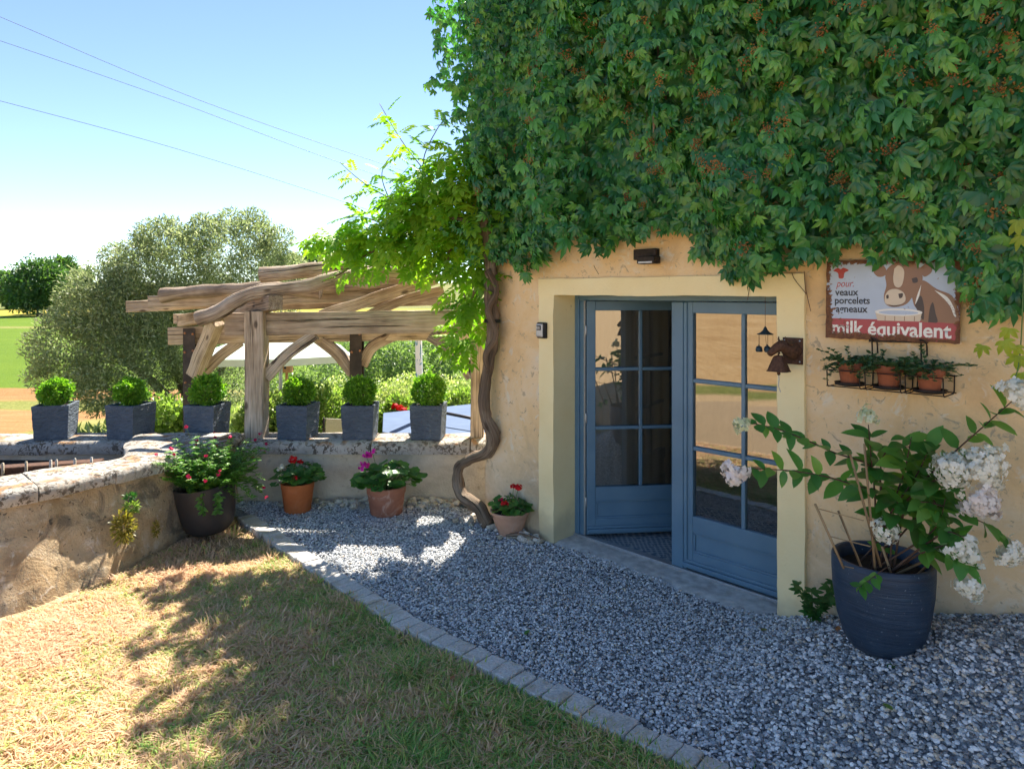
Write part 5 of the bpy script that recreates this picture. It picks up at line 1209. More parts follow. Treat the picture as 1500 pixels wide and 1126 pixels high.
for px in (281, 523):
    x_ = (px-750)/1000*8.7
    mb = MB(); box(mb, x_-.075, x_+.075, 8.62, 8.632, -.6, 1.66); box(mb, x_-.075, x_+.075, 8.76, 8.772, -.6, 1.66); box(mb, x_-.02, x_+.02, 8.632, 8.76, -.6, 1.66); q = mb.build('steel_post', MT['steel'], pg)
    for (a, z_) in ((-.05, 1.60), (.05, 1.59), (-.05, 1.36), (.052, 1.38), (-.045, .98), (.05, .99)):
        mb = MB(); lathe(mb, [(.016, 0), (.015, .008), (.008, .014), (0, .015)], 8, (0, 0, 0), Matrix.Translation((x_+a, 8.62, z_)) @ Matrix.Rotation(math.radians(90), 4, 'X')); mb.build('bolt', MT['bolt'], q)
member('brace', [at(390, 552, 7.14), at(420, 520, 7.16), at(462, 490, 7.18)], (.045, .058)); member('brace', [at(298, 546, 8.7), at(322, 522, 8.74), at(352, 500, 8.8)], (.05, .065))
member('brace', [at(285, 550, 8.55), at(296, 520, 8.5), at(308, 492, 8.4), at(316, 470, 8.3)], (.07, .085), 'oak', amp=.1)
member('brace', [at(517, 546, 8.72), at(495, 518, 8.75), at(466, 495, 8.78)], (.045, .07), 'log'); member('brace', [at(530, 535, 8.72), at(545, 508, 8.75), at(578, 490, 8.78)], (.045, .07), 'log')
member('brace', [at(692, 552, 7.14), at(668, 515, 7.16), at(630, 490, 7.18)], (.045, .065), 'log')
member('plate_beam', [at(404, 443, 6.96), at(345, 456, 7.75), at(268, 470, 8.75)], (.075, .072), 'log', m=8); member('plate_beam', [at(690, 447, 7.0), at(662, 458, 8.0), at(640, 465, 8.9)], (.07, .07), 'log', m=8)
member('rafter', [at(290, 468, 7.02), at(318, 458, 7.02), at(345, 441, 7.05), at(372, 429, 7.08), at(405, 424, 7.12), at(450, 419, 7.15), at(490, 410, 7.2), at(545, 402, 7.3), at(610, 398, 7.4)], (.075, .078), 'log', 'round', amp=.22, freq=4)
member('rafter', [at(382, 403, 7.35), at(425, 399, 7.35), at(465, 394, 7.38), at(500, 392, 7.4), at(545, 400, 7.5), at(590, 408, 7.6)], (.078, .078), 'log', 'round', amp=.20, freq=4)
member('rafter', [at(237, 433, 7.8), at(290, 427, 7.8), at(350, 424, 7.75), at(400, 421, 7.75), at(470, 430, 7.75)], (.085, .08), 'log', 'round', amp=.22, freq=4, taper=-.15)
member('rafter', [at(190, 449, 8.35), at(260, 446, 8.35), at(360, 440, 8.3), at(480, 434, 8.3), at(600, 428, 8.3)], (.085, .068), 'oak', amp=.10, freq=5)
member('rafter', [at(221, 443, 8.1), at(300, 440, 8.08), at(420, 436, 8.05), at(560, 430, 8.0)], (.06, .075), 'oak', amp=.10, freq=5)
member('rafter', [at(470, 462, 7.65), at(520, 447, 7.7), at(575, 428, 7.75), at(640, 408, 7.8)], (.075, .065), 'oak', amp=.14, freq=5); member('rafter', [at(395, 448, 8.5), at(520, 444, 8.5), at(660, 440, 8.5)], (.06, .055), 'log', amp=.1)
member('rafter', [at(540, 462, 7.9), at(590, 440, 7.95), at(650, 425, 8.0)], (.06, .055), 'oak', amp=.14, freq=5); member('rafter', [at(450, 425, 7.9), at(540, 418, 7.9), at(640, 408, 7.9)], (.065, .06), 'log', 'round', amp=.12)
member('rafter', [at(258, 467, 8.9), at(300, 466, 8.85), at(345, 463, 8.8)], (.065, .065), 'oak', amp=.1)

# ================================================================== VIRGINIA CREEPER ON THE FACADE
vc = thing('virginia_creeper', HW(-3.0, 4.25, 2.3), 'dense dark green creeper covering the upper facade and hanging over the door', 'climbing plant')
def creeper_leaf(seed, ln=(1, .9, .62)):
    r = random.Random(seed); P_ = []
    for a, L in ((0, ln[0]), (.72, ln[1]), (-.72, ln[1]), (1.5, ln[2]), (-1.5, ln[2])):
        P_.append(blade(L*r.uniform(.9, 1.12), L*.40, 3, .40, .30+r.uniform(0, .25), ang=a*.92+r.uniform(-.12, .12), wide=.54, o=(0, .03, 0)))
    return join_t(P_)
CRE = [creeper_leaf(k) for k in range(5)]
bx = [600, 640, 690, 720, 745, 770, 790, 815, 840, 870, 900, 930, 960, 985, 1005, 1030, 1060, 1090, 1110, 1140, 1180, 1210, 1240, 1265, 1295, 1325, 1350, 1375, 1400, 1425, 1450, 1480, 1520, 1600, 2200]
by = [330, 385, 395, 385, 392, 412, 398, 368, 358, 382, 372, 352, 345, 352, 345, 392, 402, 412, 416, 398, 388, 385, 382, 375, 395, 378, 372, 385, 405, 470, 478, 455, 470, 480, 480]
T = []; Yd = []; Zd = []; S = []; sc = []
def bulge(s_, z_):
    r = n3(s_*1.7+.45*z_, 1.0, z_*.62)+.55*n3(s_*3.8+.8*z_, 5, z_*1.7)+.30*n3(s_*8, 2, z_*5)
    f = min(1, .62+.8*max(0, z_-2.2)) if z_ < 2.7 else 1
    return (.05+.62*max(0, .36+r)**1.15)*f
n_try = 0
while len(T) < 13500 and n_try < 120000:
    n_try += 1
    s_ = rng.uniform(-5.75, .75); z_ = rng.uniform(2.0, 5.25)
    bul = bulge(s_, z_); lay = rng.random(); off = bul*(1-.9*lay**3.5)+rng.gauss(0, .025) if rng.random() < .78 else rng.uniform(.02, .09)
    if s_ < -4.74:
        over = -4.74-s_; lim = .44+.55*max(0, (z_-3.9)/.9)+.20*n3(z_*2.2, 3, 1)+.14*n3(z_*7, 8, 2)-.3*max(0, 2.7-z_)
        if over > lim: continue
        d_ = rng.uniform(4.0+.3*over, 5.0)
    else: d_ = 4.22-max(.02, off)
    p = HW(s_, d_, z_); px, py = proj(p)
    edge = np.interp(px, bx, by)-12+20*n3(px*.035, 4, 0)+14*n3(px*.10, 7, 0)
    if py > edge: continue
    if px > 1560 and rng.random() < .7: continue
    T.append(tuple(p)); nearedge = py > edge-28; e_ = .09
    gz_ = (bulge(s_, z_+e_)-bulge(s_, z_-e_))/(2*e_); gs_ = (bulge(s_+e_, z_)-bulge(s_-e_, z_))/(2*e_)
    out = -NV if s_ > -4.8 else (-NV*.6-RV).normalized()
    Zv = out*rng.uniform(.45, 1.0)+Vector((0, 0, .5-.9*gz_+rng.uniform(-.5, .5)))-RV*(.9*gs_+rng.uniform(-.65, .65))
    Yv = Vector((0, 0, -1))*(1.0 if not nearedge else 1.4)+out*rng.uniform(-.1, .7)+RV*rng.uniform(-.95, .95)
    Yd.append(tuple(Yv)); Zd.append(tuple(Zv)); k = rng.uniform(.045, .100)*(1.25 if rng.random() < .18 else 1)*(.82 if s_ < -4.0 else 1); S.append(k)
    sc.append((k*1000/p.y)*(1.0 if 0 < py < edge and 640 < px < 1490 else .1)*(1.15-lay))
Ti = []; Yi = []; Zi = []
while len(Ti) < 4200:
    s_ = rng.uniform(-4.85, .75); z_ = rng.uniform(2.1, 5.25); p = HW(s_, 4.235-rng.uniform(.02, .10), z_); px, py = proj(p)
    if py > np.interp(px, bx, by)-30+20*n3(px*.035, 4, 0): continue
    Ti.append(tuple(p)); Yi.append(tuple(Vector((0, 0, -1))+RV*rng.uniform(-.8, .8))); Zi.append(tuple(-NV+Vector((0, 0, rng.uniform(-.2, .3)))+RV*rng.uniform(-.3, .3)))
inner = join_t([blade(1, .56, 2, .2, .2, ang=a) for a in (0, .9, -.9, 1.75, -1.75)])
foliage('inner_foliage', vc, [inner], Ti, Yi, Zi, nrg.uniform(.075, .12, len(Ti)), MT['creeper'])
foliage('foliage', vc, CRE, T, Yd, Zd, S, MT['creeper'], nparts=300, score=sc, part='leaf')
# stems under the leaves
for k in range(16):
    s_ = rng.uniform(-4.6, .4); z_ = 2.35+rng.uniform(.1, .4); pts = [HW(s_, 4.2, z_)]
    for i in range(7): s_ += rng.uniform(-.18, .18); z_ += .42; pts.append(HW(max(s_, -4.7), 4.2+rng.uniform(-.06, .02), z_))
    mb = MB(); tube(mb, pts, [.012-.001*i for i in range(8)], 6, 4, amp=.2, freq=12); mb.build('stem', MT['bark'], vc, smooth=True)
# thin bare tendrils on the plaster
for px, y0, y1, dr in ((1178, 398, 455, 10), (1160, 400, 430, 22), (1100, 412, 440, -6), (870, 378, 395, 12)):
    d_ = 4.212; s_ = sx(px, d_); z0, z1 = CAMH-(y0-430)/1000*4.3, CAMH-(y1-430)/1000*4.3; mb = MB(); tube(mb, [HW(s_, d_, z0), HW(s_+dr*.001, d_-.005, (z0+z1)/2+.02), HW(s_+dr*.004, d_, z1)], .0022, 5, 4); mb.build('tendril', MT['twig'], vc)
# berry clusters
BT = []; BF = []
for j in range(34):
    c = Vector((rng.gauss(0, .020), rng.gauss(0, .020), rng.gauss(0, .016))); o = len(BT); BT += [tuple(c+Vector(p)*.0048) for p in ICO[0]]; BF += [tuple(i+o for i in f) for f in ICO[1]]
order = np.argsort(-np.array(sc)); pick = random.Random(4).sample(list(order[:2600]), 150)
foliage('berries', vc, [(BT, BF)], np.array(T)[pick]-np.array(NV)*.035+np.array([0, 0, .02]), nrg.normal(size=(150, 3)), nrg.normal(size=(150, 3)), nrg.uniform(.8, 1.4, 150), MT['berry'])
# bright young leaves at the right edge
T = []; Yd = []; Zd = []
for px, py in ((1470, 498), (1492, 520), (1478, 480), (1496, 545), (1492, 322), (1498, 345), (1488, 505), (1440, 505)):
    p = at(px, py, 3.28); T.append(tuple(p)); Yd.append(tuple(Vector((0, 0, -1))+RV*rng.uniform(-.5, .5)-NV*.2)); Zd.append(tuple(-NV+Vector((0, 0, .5))))
foliage('young_leaves', vc, CRE, T, Yd, Zd, nrg.uniform(.06, .085, len(T)), MT['yleaf'], nparts=len(T), part='young_leaf')
mb = MB(); tube(mb, [at(1505, 250, 3.30), at(1500, 400, 3.29), at(1494, 520, 3.28), at(1485, 560, 3.28)], .003, 5, 4); mb.build('shoot', MT['gstem'], vc)

# ================================================================== WISTERIA ON POST AND PERGOLA
ws_ = thing('wisteria', at(716, 752, 6.20), 'bright yellow green wisteria with twisted trunk between house corner and pergola', 'climbing plant')
mb = MB(); tp = [(716, 770, 6.12), (700, 742, 6.22), (680, 728, 6.38), (671, 706, 6.46), (673, 684, 6.50), (690, 672, 6.46), (711, 664, 6.36), (722, 648, 6.26), (721, 632, 6.22), (712, 612, 6.22), (709, 580, 6.22), (714, 545, 6.22), (720, 505, 6.20), (722, 470, 6.20), (719, 430, 6.18), (720, 395, 6.16), (716, 350, 6.14), (705, 300, 6.14), (690, 250, 6.12)]
tube(mb, [at(*p) for p in tp], [.062, .060, .060, .056, .052, .05, .054, .062, .066, .052, .050, .052, .056, .058, .06, .062, .055, .045, .03], 12, 5, amp=.32, freq=9); mb.build('trunk', MT['bark'], ws_, smooth=True)
mb = MB(); tube(mb, [at(x_, y_, Y_-.03) for x_, y_, Y_ in ((716, 545, 6.2), (711, 520, 6.16), (726, 490, 6.14), (715, 455, 6.14), (727, 425, 6.12), (714, 395, 6.12))], [.02, .026, .028, .03, .03, .03], 9, 5, amp=.2, freq=9); mb.build('twining_stem', MT['bark'], ws_, smooth=True)
mb = MB(); M = Matrix.Translation(at(721, 470, 6.19)); lathe(mb, [(.072, -.016), (.074, 0), (.072, .016)], 18, M=M, cap0=False); mb.build('strap', MT['strap'], ws_, smooth=True)
def pinnate(seed):
    r = random.Random(seed); P_ = []; n_ = 5
    for k in range(n_):
        y_ = .22+.62*k/(n_-1); z_ = -.22*y_*y_
        for sg in (-1, 1): P_.append(blade(.36*r.uniform(.85, 1.1), .155, 3, .25, .30, ang=-sg*(1.12-.08*k)+r.uniform(-.1, .1), o=(sg*.01, y_, z_)))
    P_.append(blade(.36, .19, 3, .25, .30, o=(0, .86, -.17)))
    P_.append(([(-.006, 0, 0), (.006, 0, 0), (.004, .88, -.175), (-.004, .88, -.175)], [(0, 1, 2), (0, 2, 3)]))
    return join_t(P_)
PIN = [pinnate(k) for k in range(4)]
T = []; Yd = []; Zd = []; S = []
def shoot(pts, nl, size=.26, r=.006, droop=.5, spread=.02):
    P_ = [at(*p) for p in pts]; arr = crom([tuple(p) for p in P_], 8); n_ = len(arr); mb = MB(); loft(mb, [Vector(a) for a in arr], [r*(1-.7*i/n_)+.001 for i in range(n_)], n=6); mb.build('branch', MT['bark'], ws_, smooth=True)
    for k in range(nl):
        u = .12+.88*k/nl; i = min(int(u*(n_-1)), n_-2); p = Vector(arr[i]); tng = (Vector(arr[i+1])-p).normalized(); a = k*2.4+rng.uniform(-.4, .4)
        sd_ = tng.orthogonal().normalized(); sd_ = Matrix.Rotation(a, 3, tng) @ sd_
        T.append(tuple(p+sd_*rng.uniform(0, spread))); Yd.append(tuple(sd_+tng*.7+Vector((0, 0, -droop)))); Zd.append((rng.uniform(-.3, .3), rng.uniform(-.5, .1), 1)); S.append(1.25*size*rng.uniform(.7, 1.15)*(1-.40*u))
shoot([(660, 310, 6.35), (625, 255, 6.4), (598, 220, 6.45), (578, 190, 6.5), (556, 152, 6.55)], 20, .25)
shoot([(640, 330, 6.4), (590, 300, 6.5), (548, 278, 6.55), (520, 258, 6.6), (498, 238, 6.6)], 18, .25)
shoot([(640, 360, 6.5), (570, 350, 6.65), (515, 352, 6.75), (455, 345, 6.85)], 18, .25)
shoot([(640, 300, 6.4), (620, 240, 6.4), (640, 190, 6.4), (655, 175, 6.4)], 10, .25); shoot([(600, 350, 6.6), (540, 320, 6.65), (500, 320, 6.7)], 12, .22)
shoot([(650, 375, 6.6), (580, 385, 6.7), (520, 395, 6.75), (485, 412, 6.75)], 16, .22); shoot([(680, 430, 6.45), (690, 480, 6.45), (684, 510, 6.45), (672, 530, 6.45)], 8, .2); shoot([(690, 300, 6.3), (650, 270, 6.35), (620, 262, 6.35)], 10, .25)
shoot([(600, 330, 6.6), (570, 290, 6.6), (560, 250, 6.6), (585, 215, 6.6)], 14, .22); shoot([(640, 300, 6.45), (600, 270, 6.5), (575, 265, 6.5)], 12, .22)
blobs = [(672, 240, 6.25, .26, 70), (650, 290, 6.4, .32, 115), (610, 320, 6.6, .32, 115), (565, 345, 6.75, .26, 85), (520, 350, 6.85, .20, 40), (480, 350, 6.9, .12, 16), (655, 345, 6.5, .30, 95), (690, 395, 6.4, .20, 60), (692, 450, 6.42, .15, 42), (684, 495, 6.45, .10, 18), (705, 330, 6.2, .22, 40), (625, 375, 6.8, .16, 22)]
for px, py, Y_, r, n_ in blobs:
    c = at(px, py, Y_)
    for k in range(n_):
        d_ = Vector(unit(nrg.normal(size=(1, 3)))[0]); p = c+d_*r*rng.uniform(.3, 1.1)
        T.append(tuple(p)); Yd.append((d_.x*.9+rng.uniform(-.7, .7), d_.y*.8-.2+rng.uniform(-.5, .3), -.25+rng.uniform(-.6, .6))); Zd.append((rng.uniform(-.6, .6)+d_.x*.5, -.3+d_.y*.5+rng.uniform(-.4, .4), .8)); S.append(rng.uniform(.17, .30))
T = np.array(T); dist = T[:, 1]
foliage('foliage', ws_, PIN, T, Yd, Zd, S, MT['wisteria'], nparts=300, score=np.array(S)*1000/dist+nrg.random(len(T))*12-dist*4, part='leaf')
for a, b_ in (((716, 350, 6.14), (640, 320, 6.45)), ((705, 300, 6.14), (600, 355, 6.65)), ((690, 260, 6.12), (655, 385, 6.6)), ((718, 400, 6.16), (690, 440, 6.45)), ((600, 355, 6.65), (500, 400, 6.9))):
    a, b_ = at(*a), at(*b_); mb = MB(); tube(mb, [a, (a+b_)/2+Vector((0, 0, .08)), b_, b_+(b_-a)*.3], [.022, .018, .012, .006], 7, 4, amp=.2, freq=9); mb.build('branch', MT['bark'], ws_, smooth=True)

# ================================================================== GARDEN AND COUNTRY BEHIND THE WALL
CLUMP = [([(0,0,0),(-.28,.5,.06),(0,1,-.1),(.28,.5,.06)], [(0,2,1),(0,3,2)]), ([(0,0,0),(-.22,.4,.10),(0,1,-.2),(.22,.4,.10)], [(0,2,1),(0,3,2)])]
def plant(name, c, blobs, n_, size, mat, lab, cat, group=None, trunk=None, tmat='bark', narrow=False, gap=.25, up=.2, part='crown'):
    """blobs: (dx, dy, dz, rx, ry, rz) relative to the base c; leaves crowd their outer shells"""
    o = thing(name, c, lab, cat, group); B = np.array(c); w_ = np.array([b[3]*b[4]+b[4]*b[5]+b[3]*b[5] for b in blobs]); w_ = w_/w_.sum(); T = []; D = []
    for b, f_ in zip(blobs, w_):
        k = int(n_*f_); d_ = unit(nrg.normal(size=(k, 3))); f = np.array([1+.22*n3(*(q*1.7+b[0]+b[1]*3))+.15*n3(*(q*4.1+b[2]*2)) for q in d_]); keep = np.array([n3(*(q*2.6+b[0]*5)) > -gap-.1 for q in d_]) | (nrg.random(k) < .35)
        q = np.array(b[:3])+d_*np.array(b[3:])*(f*nrg.uniform(.45, 1.05, k)**.6)[:, None]; T.append((B+q)[keep]); D.append(d_[keep])
    T = np.vstack(T); D = np.vstack(D); tp = [blade(1, .2, 2, .1, .1)] if narrow else CLUMP
    tp = [([(0,0,0),(-.14,.5,.03),(0,1,0),(.14,.5,.03)], [(0,2,1),(0,3,2)])] if narrow else tp
    if trunk:
        mb = MB()
        for pts, rr in trunk: tube(mb, [Vector(c)+Vector(p) for p in pts], rr, 8, 4, amp=.15, freq=5)
        mb.build('trunk', MT[tmat], o, smooth=True)
    foliage(part, o, tp, T, D*.7+nrg.normal(0, .7, D.shape)+[0, 0, up], nrg.normal(size=D.shape)+[0, 0, .8], nrg.uniform(.6, 1.25, len(T))*size, mat); return o
def onland(px, Y_): x_ = (px-750)/1000*Y_; return Vector((x_, Y_, float(terr_z(x_, Y_))))
# olive tree
oc = onland(268, 13.0)
def ob(px, py, Y_, r, rz=None): p = at(px, py, Y_)-oc; return (p.x, p.y, p.z, r, r, rz or r*.85)
plant('olive_tree', oc, [ob(115, 510, 12.6, .85), ob(170, 470, 12.7, .95), ob(190, 545, 12.4, .9), ob(255, 400, 13.0, 1.0), ob(340, 380, 13.2, .95), ob(210, 400, 13.0, .7), ob(300, 470, 13.0, 1.1), ob(385, 400, 13.3, .7), ob(370, 345, 13.3, .45), ob(235, 350, 13.0, .45), ob(300, 345, 13.2, .4), ob(90, 550, 12.5, .55), ob(240, 500, 12.6, .9), ob(400, 450, 13.3, .5), ob(150, 575, 12.4, .5), ob(330, 560, 13.1, .6), ob(150, 430, 12.8, .7), ob(205, 440, 12.8, .8), ob(130, 460, 12.7, .6), ob(372, 322, 13.3, .26), ob(335, 318, 13.3, .20), ob(298, 328, 13.2, .24), ob(248, 335, 13.0, .26), ob(210, 345, 13.0, .22), ob(408, 350, 13.3, .30), ob(426, 385, 13.3, .28), ob(165, 375, 13.0, .26)], 125000, .085, MT['olive'],
      'large silvery olive tree behind the left planters and pergola', 'tree', trunk=[([(0, 0, -.1), (-.1, 0, .4), (-.5, -.1, 1.0), (-1.3, -.3, 1.7)], [.13, .11, .08, .03]), ([(0, 0, -.1), (.05, 0, .6), (.1, 0, 1.6), (.3, .1, 3.0)], [.12, .10, .08, .02]), ([(0, 0, .3), (.5, 0, .9), (1.0, .1, 1.7)], [.09, .07, .03]), ([(-.1, 0, .4), (-.6, -.2, .6), (-1.2, -.3, .9), (-1.8, -.4, 1.5)], [.07, .06, .04, .02]), ([(0, 0, .8), (-.3, 0, 1.8), (-.5, 0, 2.9)], [.07, .05, .02])], tmat='olivebark', narrow=True, gap=.05)
# wispy olive shoots
# far trees
for (px, Y_, hpx, rpx, lab) in ((58, 95, 84, 46, 'round dark tree of the clump at the left field edge'), (92, 104, 82, 26, 'lighter tree behind the round dark tree in the far clump'), (20, 118, 48, 16, 'small dark tree at the left end of the far clump')):
    c = onland(px, Y_); h_ = hpx*Y_/1000; r = rpx*Y_/1000
    plant('broad_tree', c, [(0, 0, h_*.55, r*.9, r*.9, h_*.46), (-r*.45, 0, h_*.42, r*.6, r*.6, h_*.38), (r*.45, 0, h_*.45, r*.6, r*.6, h_*.36), (0, -r*.4, h_*.5, r*.7, r*.6, h_*.35), (r*.1, 0, h_*.78, r*.5, r*.5, h_*.22)], 9000, .5*Y_/95, MT['tree'], lab, 'tree', 'far trees', trunk=[([(0, 0, 0), (0, 0, h_*.5)], [.4, .25])], gap=.3)
for i, (px, Y_, hpx, rpx) in enumerate(((425, 240, 24, 20), (455, 250, 30, 26), (488, 245, 32, 24), (520, 240, 26, 26), (560, 245, 26, 28), (605, 240, 22, 24), (400, 255, 16, 18), (120, 280, 10, 12), (2, 300, 10, 12))):
    c = onland(px, Y_); h_ = max(3, (430-405+hpx)*Y_/1000*.85) if px > 300 else 5; r = rpx*Y_/1000
    plant('hill_tree', c, [(0, 0, h_*.5, r, r, h_*.5), (r*.5, 0, h_*.4, r*.7, r*.6, h_*.42), (-r*.4, 0, h_*.45, r*.7, r*.6, h_*.45)], 2600, 1.5, MT['tree'], ['dark tree on the far hill', 'tree on the far hill crest'][0]+[' above the left end of the top log', ' above the middle of the top log', ' right of the top log', ' just left of the wisteria', ' mostly behind the wisteria leaves', ' behind the wisteria mass', ' at the right edge of the olive', ' between far clump and olive', ' at the left picture edge'][i], 'tree', 'far trees')
# shrubs of the lower garden
SH = [('shrubA', 244, 606, 9.6, .36, 'bright green shrub between second and third planter'), ('shrubA', 392, 600, 9.4, .34, 'yellow green shrub just right of the oak post'),
      ('shrubB', 440, 548, 15.0, .95, 'grey green rounded shrub under the parasol edge'), ('shrubA', 480, 590, 11.0, .42, 'green perennial clump behind the fourth planter'),
      ('shrubC', 556, 570, 13.0, .52, 'white flowering shrub right of the second steel post'), ('shrubC', 605, 562, 13.6, .60, 'white flowering shrub behind the white pole'), ('shrubC', 655, 566, 13.2, .62, 'white flowering shrub left of the right pergola post'), ('shrubC', 500, 566, 13.5, .55, 'pale flowering shrub left of the second steel post'),
      ('shrubB', 575, 522, 24.0, 1.0, 'dark bluish bush on the slope left of the white pole'), ('shrubB', 632, 516, 26.0, 1.1, 'dark bluish bush on the slope right of the white pole'), ('shrubB', 510, 520, 25.0, .9, 'dark bush on the slope behind the second steel post'), ('shrubB', 545, 520, 30.0, .9, 'small bush far up the meadow'), ('shrubA', 583, 598, 11.8, .30, 'low green bush with red flowers behind the fifth planter'), ('shrubA', 680, 590, 12.2, .42, 'green bush beyond the table near the house corner'), ('shrubC', 425, 580, 12.0, .45, 'pale green shrub above the fourth planter'), ('shrubA', 205, 618, 12.5, .35, 'small shrub on the field edge behind the second planter')]
for mt, px, py, Y_, r, lab in SH:
    cc = at(px, py, Y_); base = onland(px, Y_); hz = cc.z-base.z
    top_ = max(.3, hz+r*(.35 if mt == 'shrubC' else .7))
    plant('garden_shrub', base, [(0, 0, top_*.5, r*1.1, r, top_*.5), (r*.5, .1, top_*.42, r*.7, r*.7, top_*.42), (-r*.5, -.1, top_*.40, r*.7, r*.7, top_*.42)], int(3000 if Y_ > 20 else 5500), (.09 if Y_ < 20 else .16)*(.8 if mt == 'shrubC' else 1), MT[mt], lab, 'shrub', 'garden shrubs', part='foliage')
o = [q for q in COL.objects if q.get('label', '').startswith('low green bush with red')][0]
for (px, py) in ((579, 596), (585, 598), (591, 600)): head_cloud(o, np.array(at(px, py, 11.5)), .06, 26, MT['red'], .06, 'flower_head')
# rough meadow plants between the shrubs
n_ = 16000; xx = nrg.uniform(-9, 1.2, n_); yy = nrg.uniform(8.9, 21, n_); ok = (np.abs(xx) < .8*yy) & ~((xx > -2.4) & (yy < 12.2)) & ~((xx < -7.6)); xx, yy = xx[ok], yy[ok]; n_ = len(xx)
T = np.stack([xx, yy, terr_z(xx, yy)+nrg.uniform(0, .25, n_)], -1); foliage('meadow_plants', None, [CLUMP[1]], T, nrg.normal(0, .5, (n_, 3))+[0, 0, 1], nrg.normal(size=(n_, 3))+[0, -.6, .2], nrg.uniform(.08, .24, n_), MT['shrubC'])
props(COL.objects['meadow_plants'], 'rough green and straw coloured meadow plants below the pergola', 'meadow', kind='stuff')
# ---- garden table, chair, parasol, pole, bird house
MT['bluetop'] = m_plain('blue_grey_top', (0.125, 0.17, 0.265), 0.9, 0.1, 4, 0.05, spec=0.05); MT['sling'] = m_plain('beige_sling', (0.42, 0.40, 0.33), 0.8, 0.12, 60, 0.2); MT['canvas'] = m_plain('pale_green_canvas', (0.55, 0.66, 0.58), 0.8, 0.06, 8, 0.1)
tb = thing('garden_table', (-.8, 10.0, -.52), 'large flat blue grey table top behind the fifth and sixth planters', 'table')
poly = [(-1.74, 9.16), (-1.30, 8.78), (.45, 8.7), (.45, 11.1), (-.62, 11.5), (-2.0, 10.6)]
mb = MB(); V = [(a, b_, .25) for a, b_ in poly]+[(a, b_, .20) for a, b_ in poly]; k = len(poly); mb.add(V, [tuple(range(k)), tuple(reversed(range(k, 2*k)))]+[(i, i+k, (i+1) % k+k, (i+1) % k) for i in range(k)]); mb.build('table_top', MT['bluetop'], tb, bevel=.01)
for a, b_ in ((-1.6, 9.3), (.2, 8.9), (.2, 10.9), (-1.75, 10.5)): mb = MB(); box(mb, a-.03, a+.03, b_-.03, b_+.03, -.54, .1995); mb.build('leg', MT['iron'], tb)
mb = MB(); tube(mb, [at(655, 609, 9.6)+Vector((0, 0, .035)), at(705, 619, 9.2)+Vector((0, 0, .035))], .022, 8); o = mb.build('dark_rod', MT['iron'], smooth=True); props(o, 'dark rod lying across the blue grey table', 'rod')
ch = thing('sling_chair', at(489, 660, 8.75)*1.0, 'beige sling garden chair half hidden by the fifth planter', 'chair'); c = Vector(((489-750)/1000*8.75, 8.75, -.52))
ch.location = c; INV[ch.name] = Matrix.Translation(c).inverted()
mb = MB(); mb.add([c+Vector(p) for p in ((-.10, -.05, .42), (.32, -.05, .42), (.32, -.16, 1.03), (-.06, -.16, 1.05), (-.10, -.035, .42), (.32, -.035, .42), (.32, -.145, 1.03), (-.06, -.145, 1.05))], BOXF); mb.build('backrest', MT['sling'], ch)
mb = MB(); box(mb, c.x-.10, c.x+.32, c.y-.04, c.y+.42, c.z+.41, c.z+.425); mb.build('seat', MT['sling'], ch)
for sx_ in (-.12, .34):
    mb = MB(); tube(mb, [c+Vector((sx_, -.02, 0)), c+Vector((sx_, -.04, .42)), c+Vector((sx_+(.035 if sx_ < 0 else 0), -.16, 1.06))], .014, 6, 3); mb.build('leg', MT['iron'], ch, smooth=True)
    mb = MB(); tube(mb, [c+Vector((sx_, .42, 0)), c+Vector((sx_, .40, .42)), c+Vector((sx_, -.04, .42))], .014, 6); mb.build('leg', MT['iron'], ch)
pc = onland(411, 10.6); pr = thing('parasol', pc, 'pale green square parasol behind the pergola', 'parasol')
mb = MB(); tube(mb, [pc, pc+Vector((0, 0, 2.2))], .03, 8); mb.build('pole', MT['greyalu'], pr)
mb = MB(); hw_ = 1.02; ze, za = 1.72, 2.15; R_ = Matrix.Rotation(.35, 4, 'Z'); V = [pc+(R_ @ Vector((a*hw_, b_*hw_, ze-.03*(abs(a)+abs(b_) < 2)))) for a, b_ in ((-1, -1), (0, -1), (1, -1), (1, 0), (1, 1), (0, 1), (-1, 1), (-1, 0))]+[pc+Vector((0, 0, za))]
mb.add(V, [(i, (i+1) % 8, 8) for i in range(8)]); mb.build('canopy', MT['canvas'], pr)
mb = MB(); V2 = V[:8]+[p-Vector((0, 0, .10)) for p in V[:8]]; mb.add(V2, [(i, i+8, (i+1) % 8+8, (i+1) % 8) for i in range(8)]); mb.build('valance', MT['canvas'], pr)
for i in range(8): mb = MB(); tube(mb, [V[8]-Vector((0, 0, .05)), V[i]-Vector((0, 0, .03))], .012, 5); mb.build('rib', MT['greyalu'], pr)
x_ = -1.36; mb = MB(); loft(mb, [Vector((x_+.03, 10, -.55)), Vector((x_+.01, 10, .5)), Vector((x_-.01, 10, 1.42))], .046, 'rect', amp=.05); t = NT('peeling_white_paint'); v = t.pos(); m_ = t.step(t.noise(t.scale(v, (14, 14, 4)), 1.0, 4, .6, .6), .56, .62)
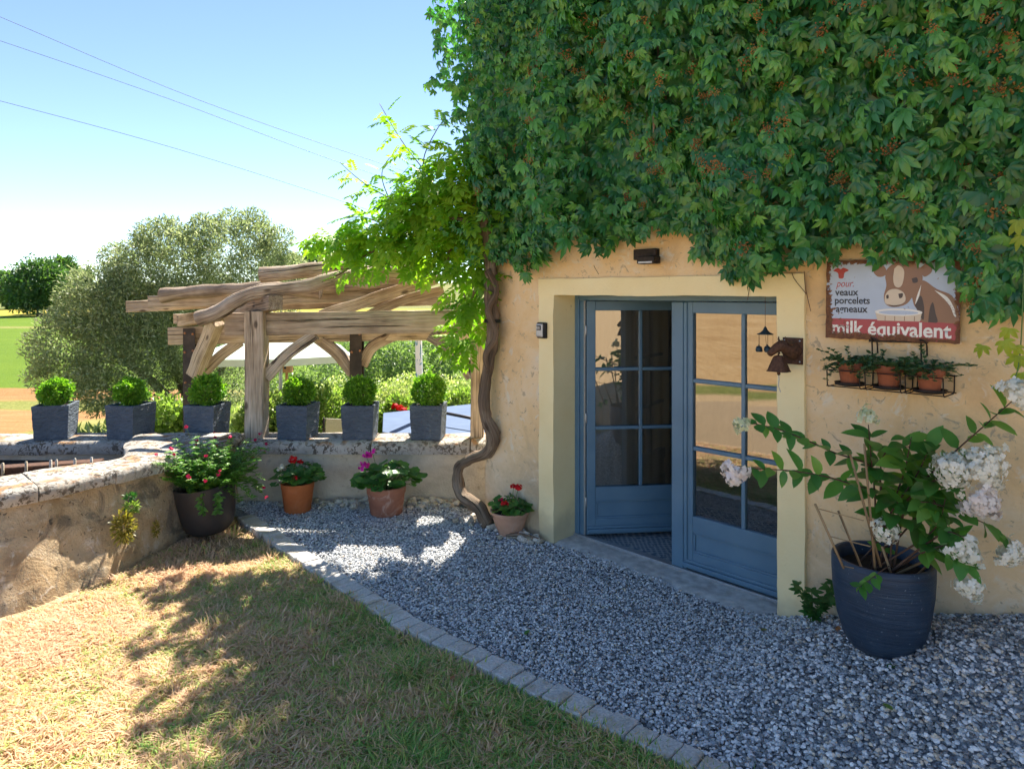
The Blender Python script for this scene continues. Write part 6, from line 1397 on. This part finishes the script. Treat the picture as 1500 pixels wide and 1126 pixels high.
t.bsdf(t.mix(m_, (0.72, 0.74, 0.76), (0.12, 0.28, 0.42)), .6); o = mb.build('wooden_pole', t.mat, bevel=.004); props(o, 'white wooden pole with peeling blue paint in the garden', 'pole')
bh = onland(420, 12.6); o = thing('bird_house', bh, 'small orange brown bird house on a stake behind the fourth planter', 'bird house'); MT['bhw'] = m_plain('orange_wood', (0.42, 0.20, 0.07), 0.7, 0.2, 20, 0.1); z_ = at(420, 545, 12.6).z
mb = MB(); box(mb, bh.x-.02, bh.x+.02, bh.y-.02, bh.y+.02, bh.z-.05, z_); mb.build('stake', MT['bhw'], o)
mb = MB(); box(mb, bh.x-.09, bh.x+.09, bh.y-.09, bh.y+.09, z_, z_+.16); mb.build('box', MT['bhw'], o)
mb = MB(); mb.add([(bh.x-.13, bh.y-.12, z_+.15), (bh.x+.13, bh.y-.12, z_+.15), (bh.x+.13, bh.y+.12, z_+.15), (bh.x-.13, bh.y+.12, z_+.15), (bh.x, bh.y-.12, z_+.27), (bh.x, bh.y+.12, z_+.27)], [(0, 1, 4), (2, 3, 5), (1, 2, 5, 4), (3, 0, 4, 5), (0, 3, 2, 1)]); mb.build('roof', MT['bhw'], o)
mb = MB(); lathe(mb, [(.025, 0), (.0, .001)], 10, (0, 0, 0), Matrix.Translation((bh.x, bh.y-.091, z_+.09)) @ Matrix.Rotation(math.radians(90), 4, 'X')); mb.build('entrance_hole', MT['strap'], o)
# ---- overhead wires
MT['wire'] = m_plain('grey_cable', (0.10, 0.12, 0.15), 0.6, 0.1)
for pts, lab in (([(-160, -42), (0, 25), (295, 148), (590, 250), (760, 300)], 'topmost overhead cable crossing the sky'), ([(-160, 8), (0, 60), (250, 146), (497, 238), (760, 325)], 'middle overhead cable crossing the sky'), ([(-160, 108), (0, 148), (265, 220), (535, 306), (760, 385)], 'lowest overhead cable crossing the sky')):
    mb = MB(); k = len(pts); tube(mb, [at(a, b_, 24+i*2.5) for i, (a, b_) in enumerate(pts)], .011, 5, 6); o = mb.build('overhead_cable', MT['wire'], smooth=True); props(o, lab, 'cable', 'overhead cables')
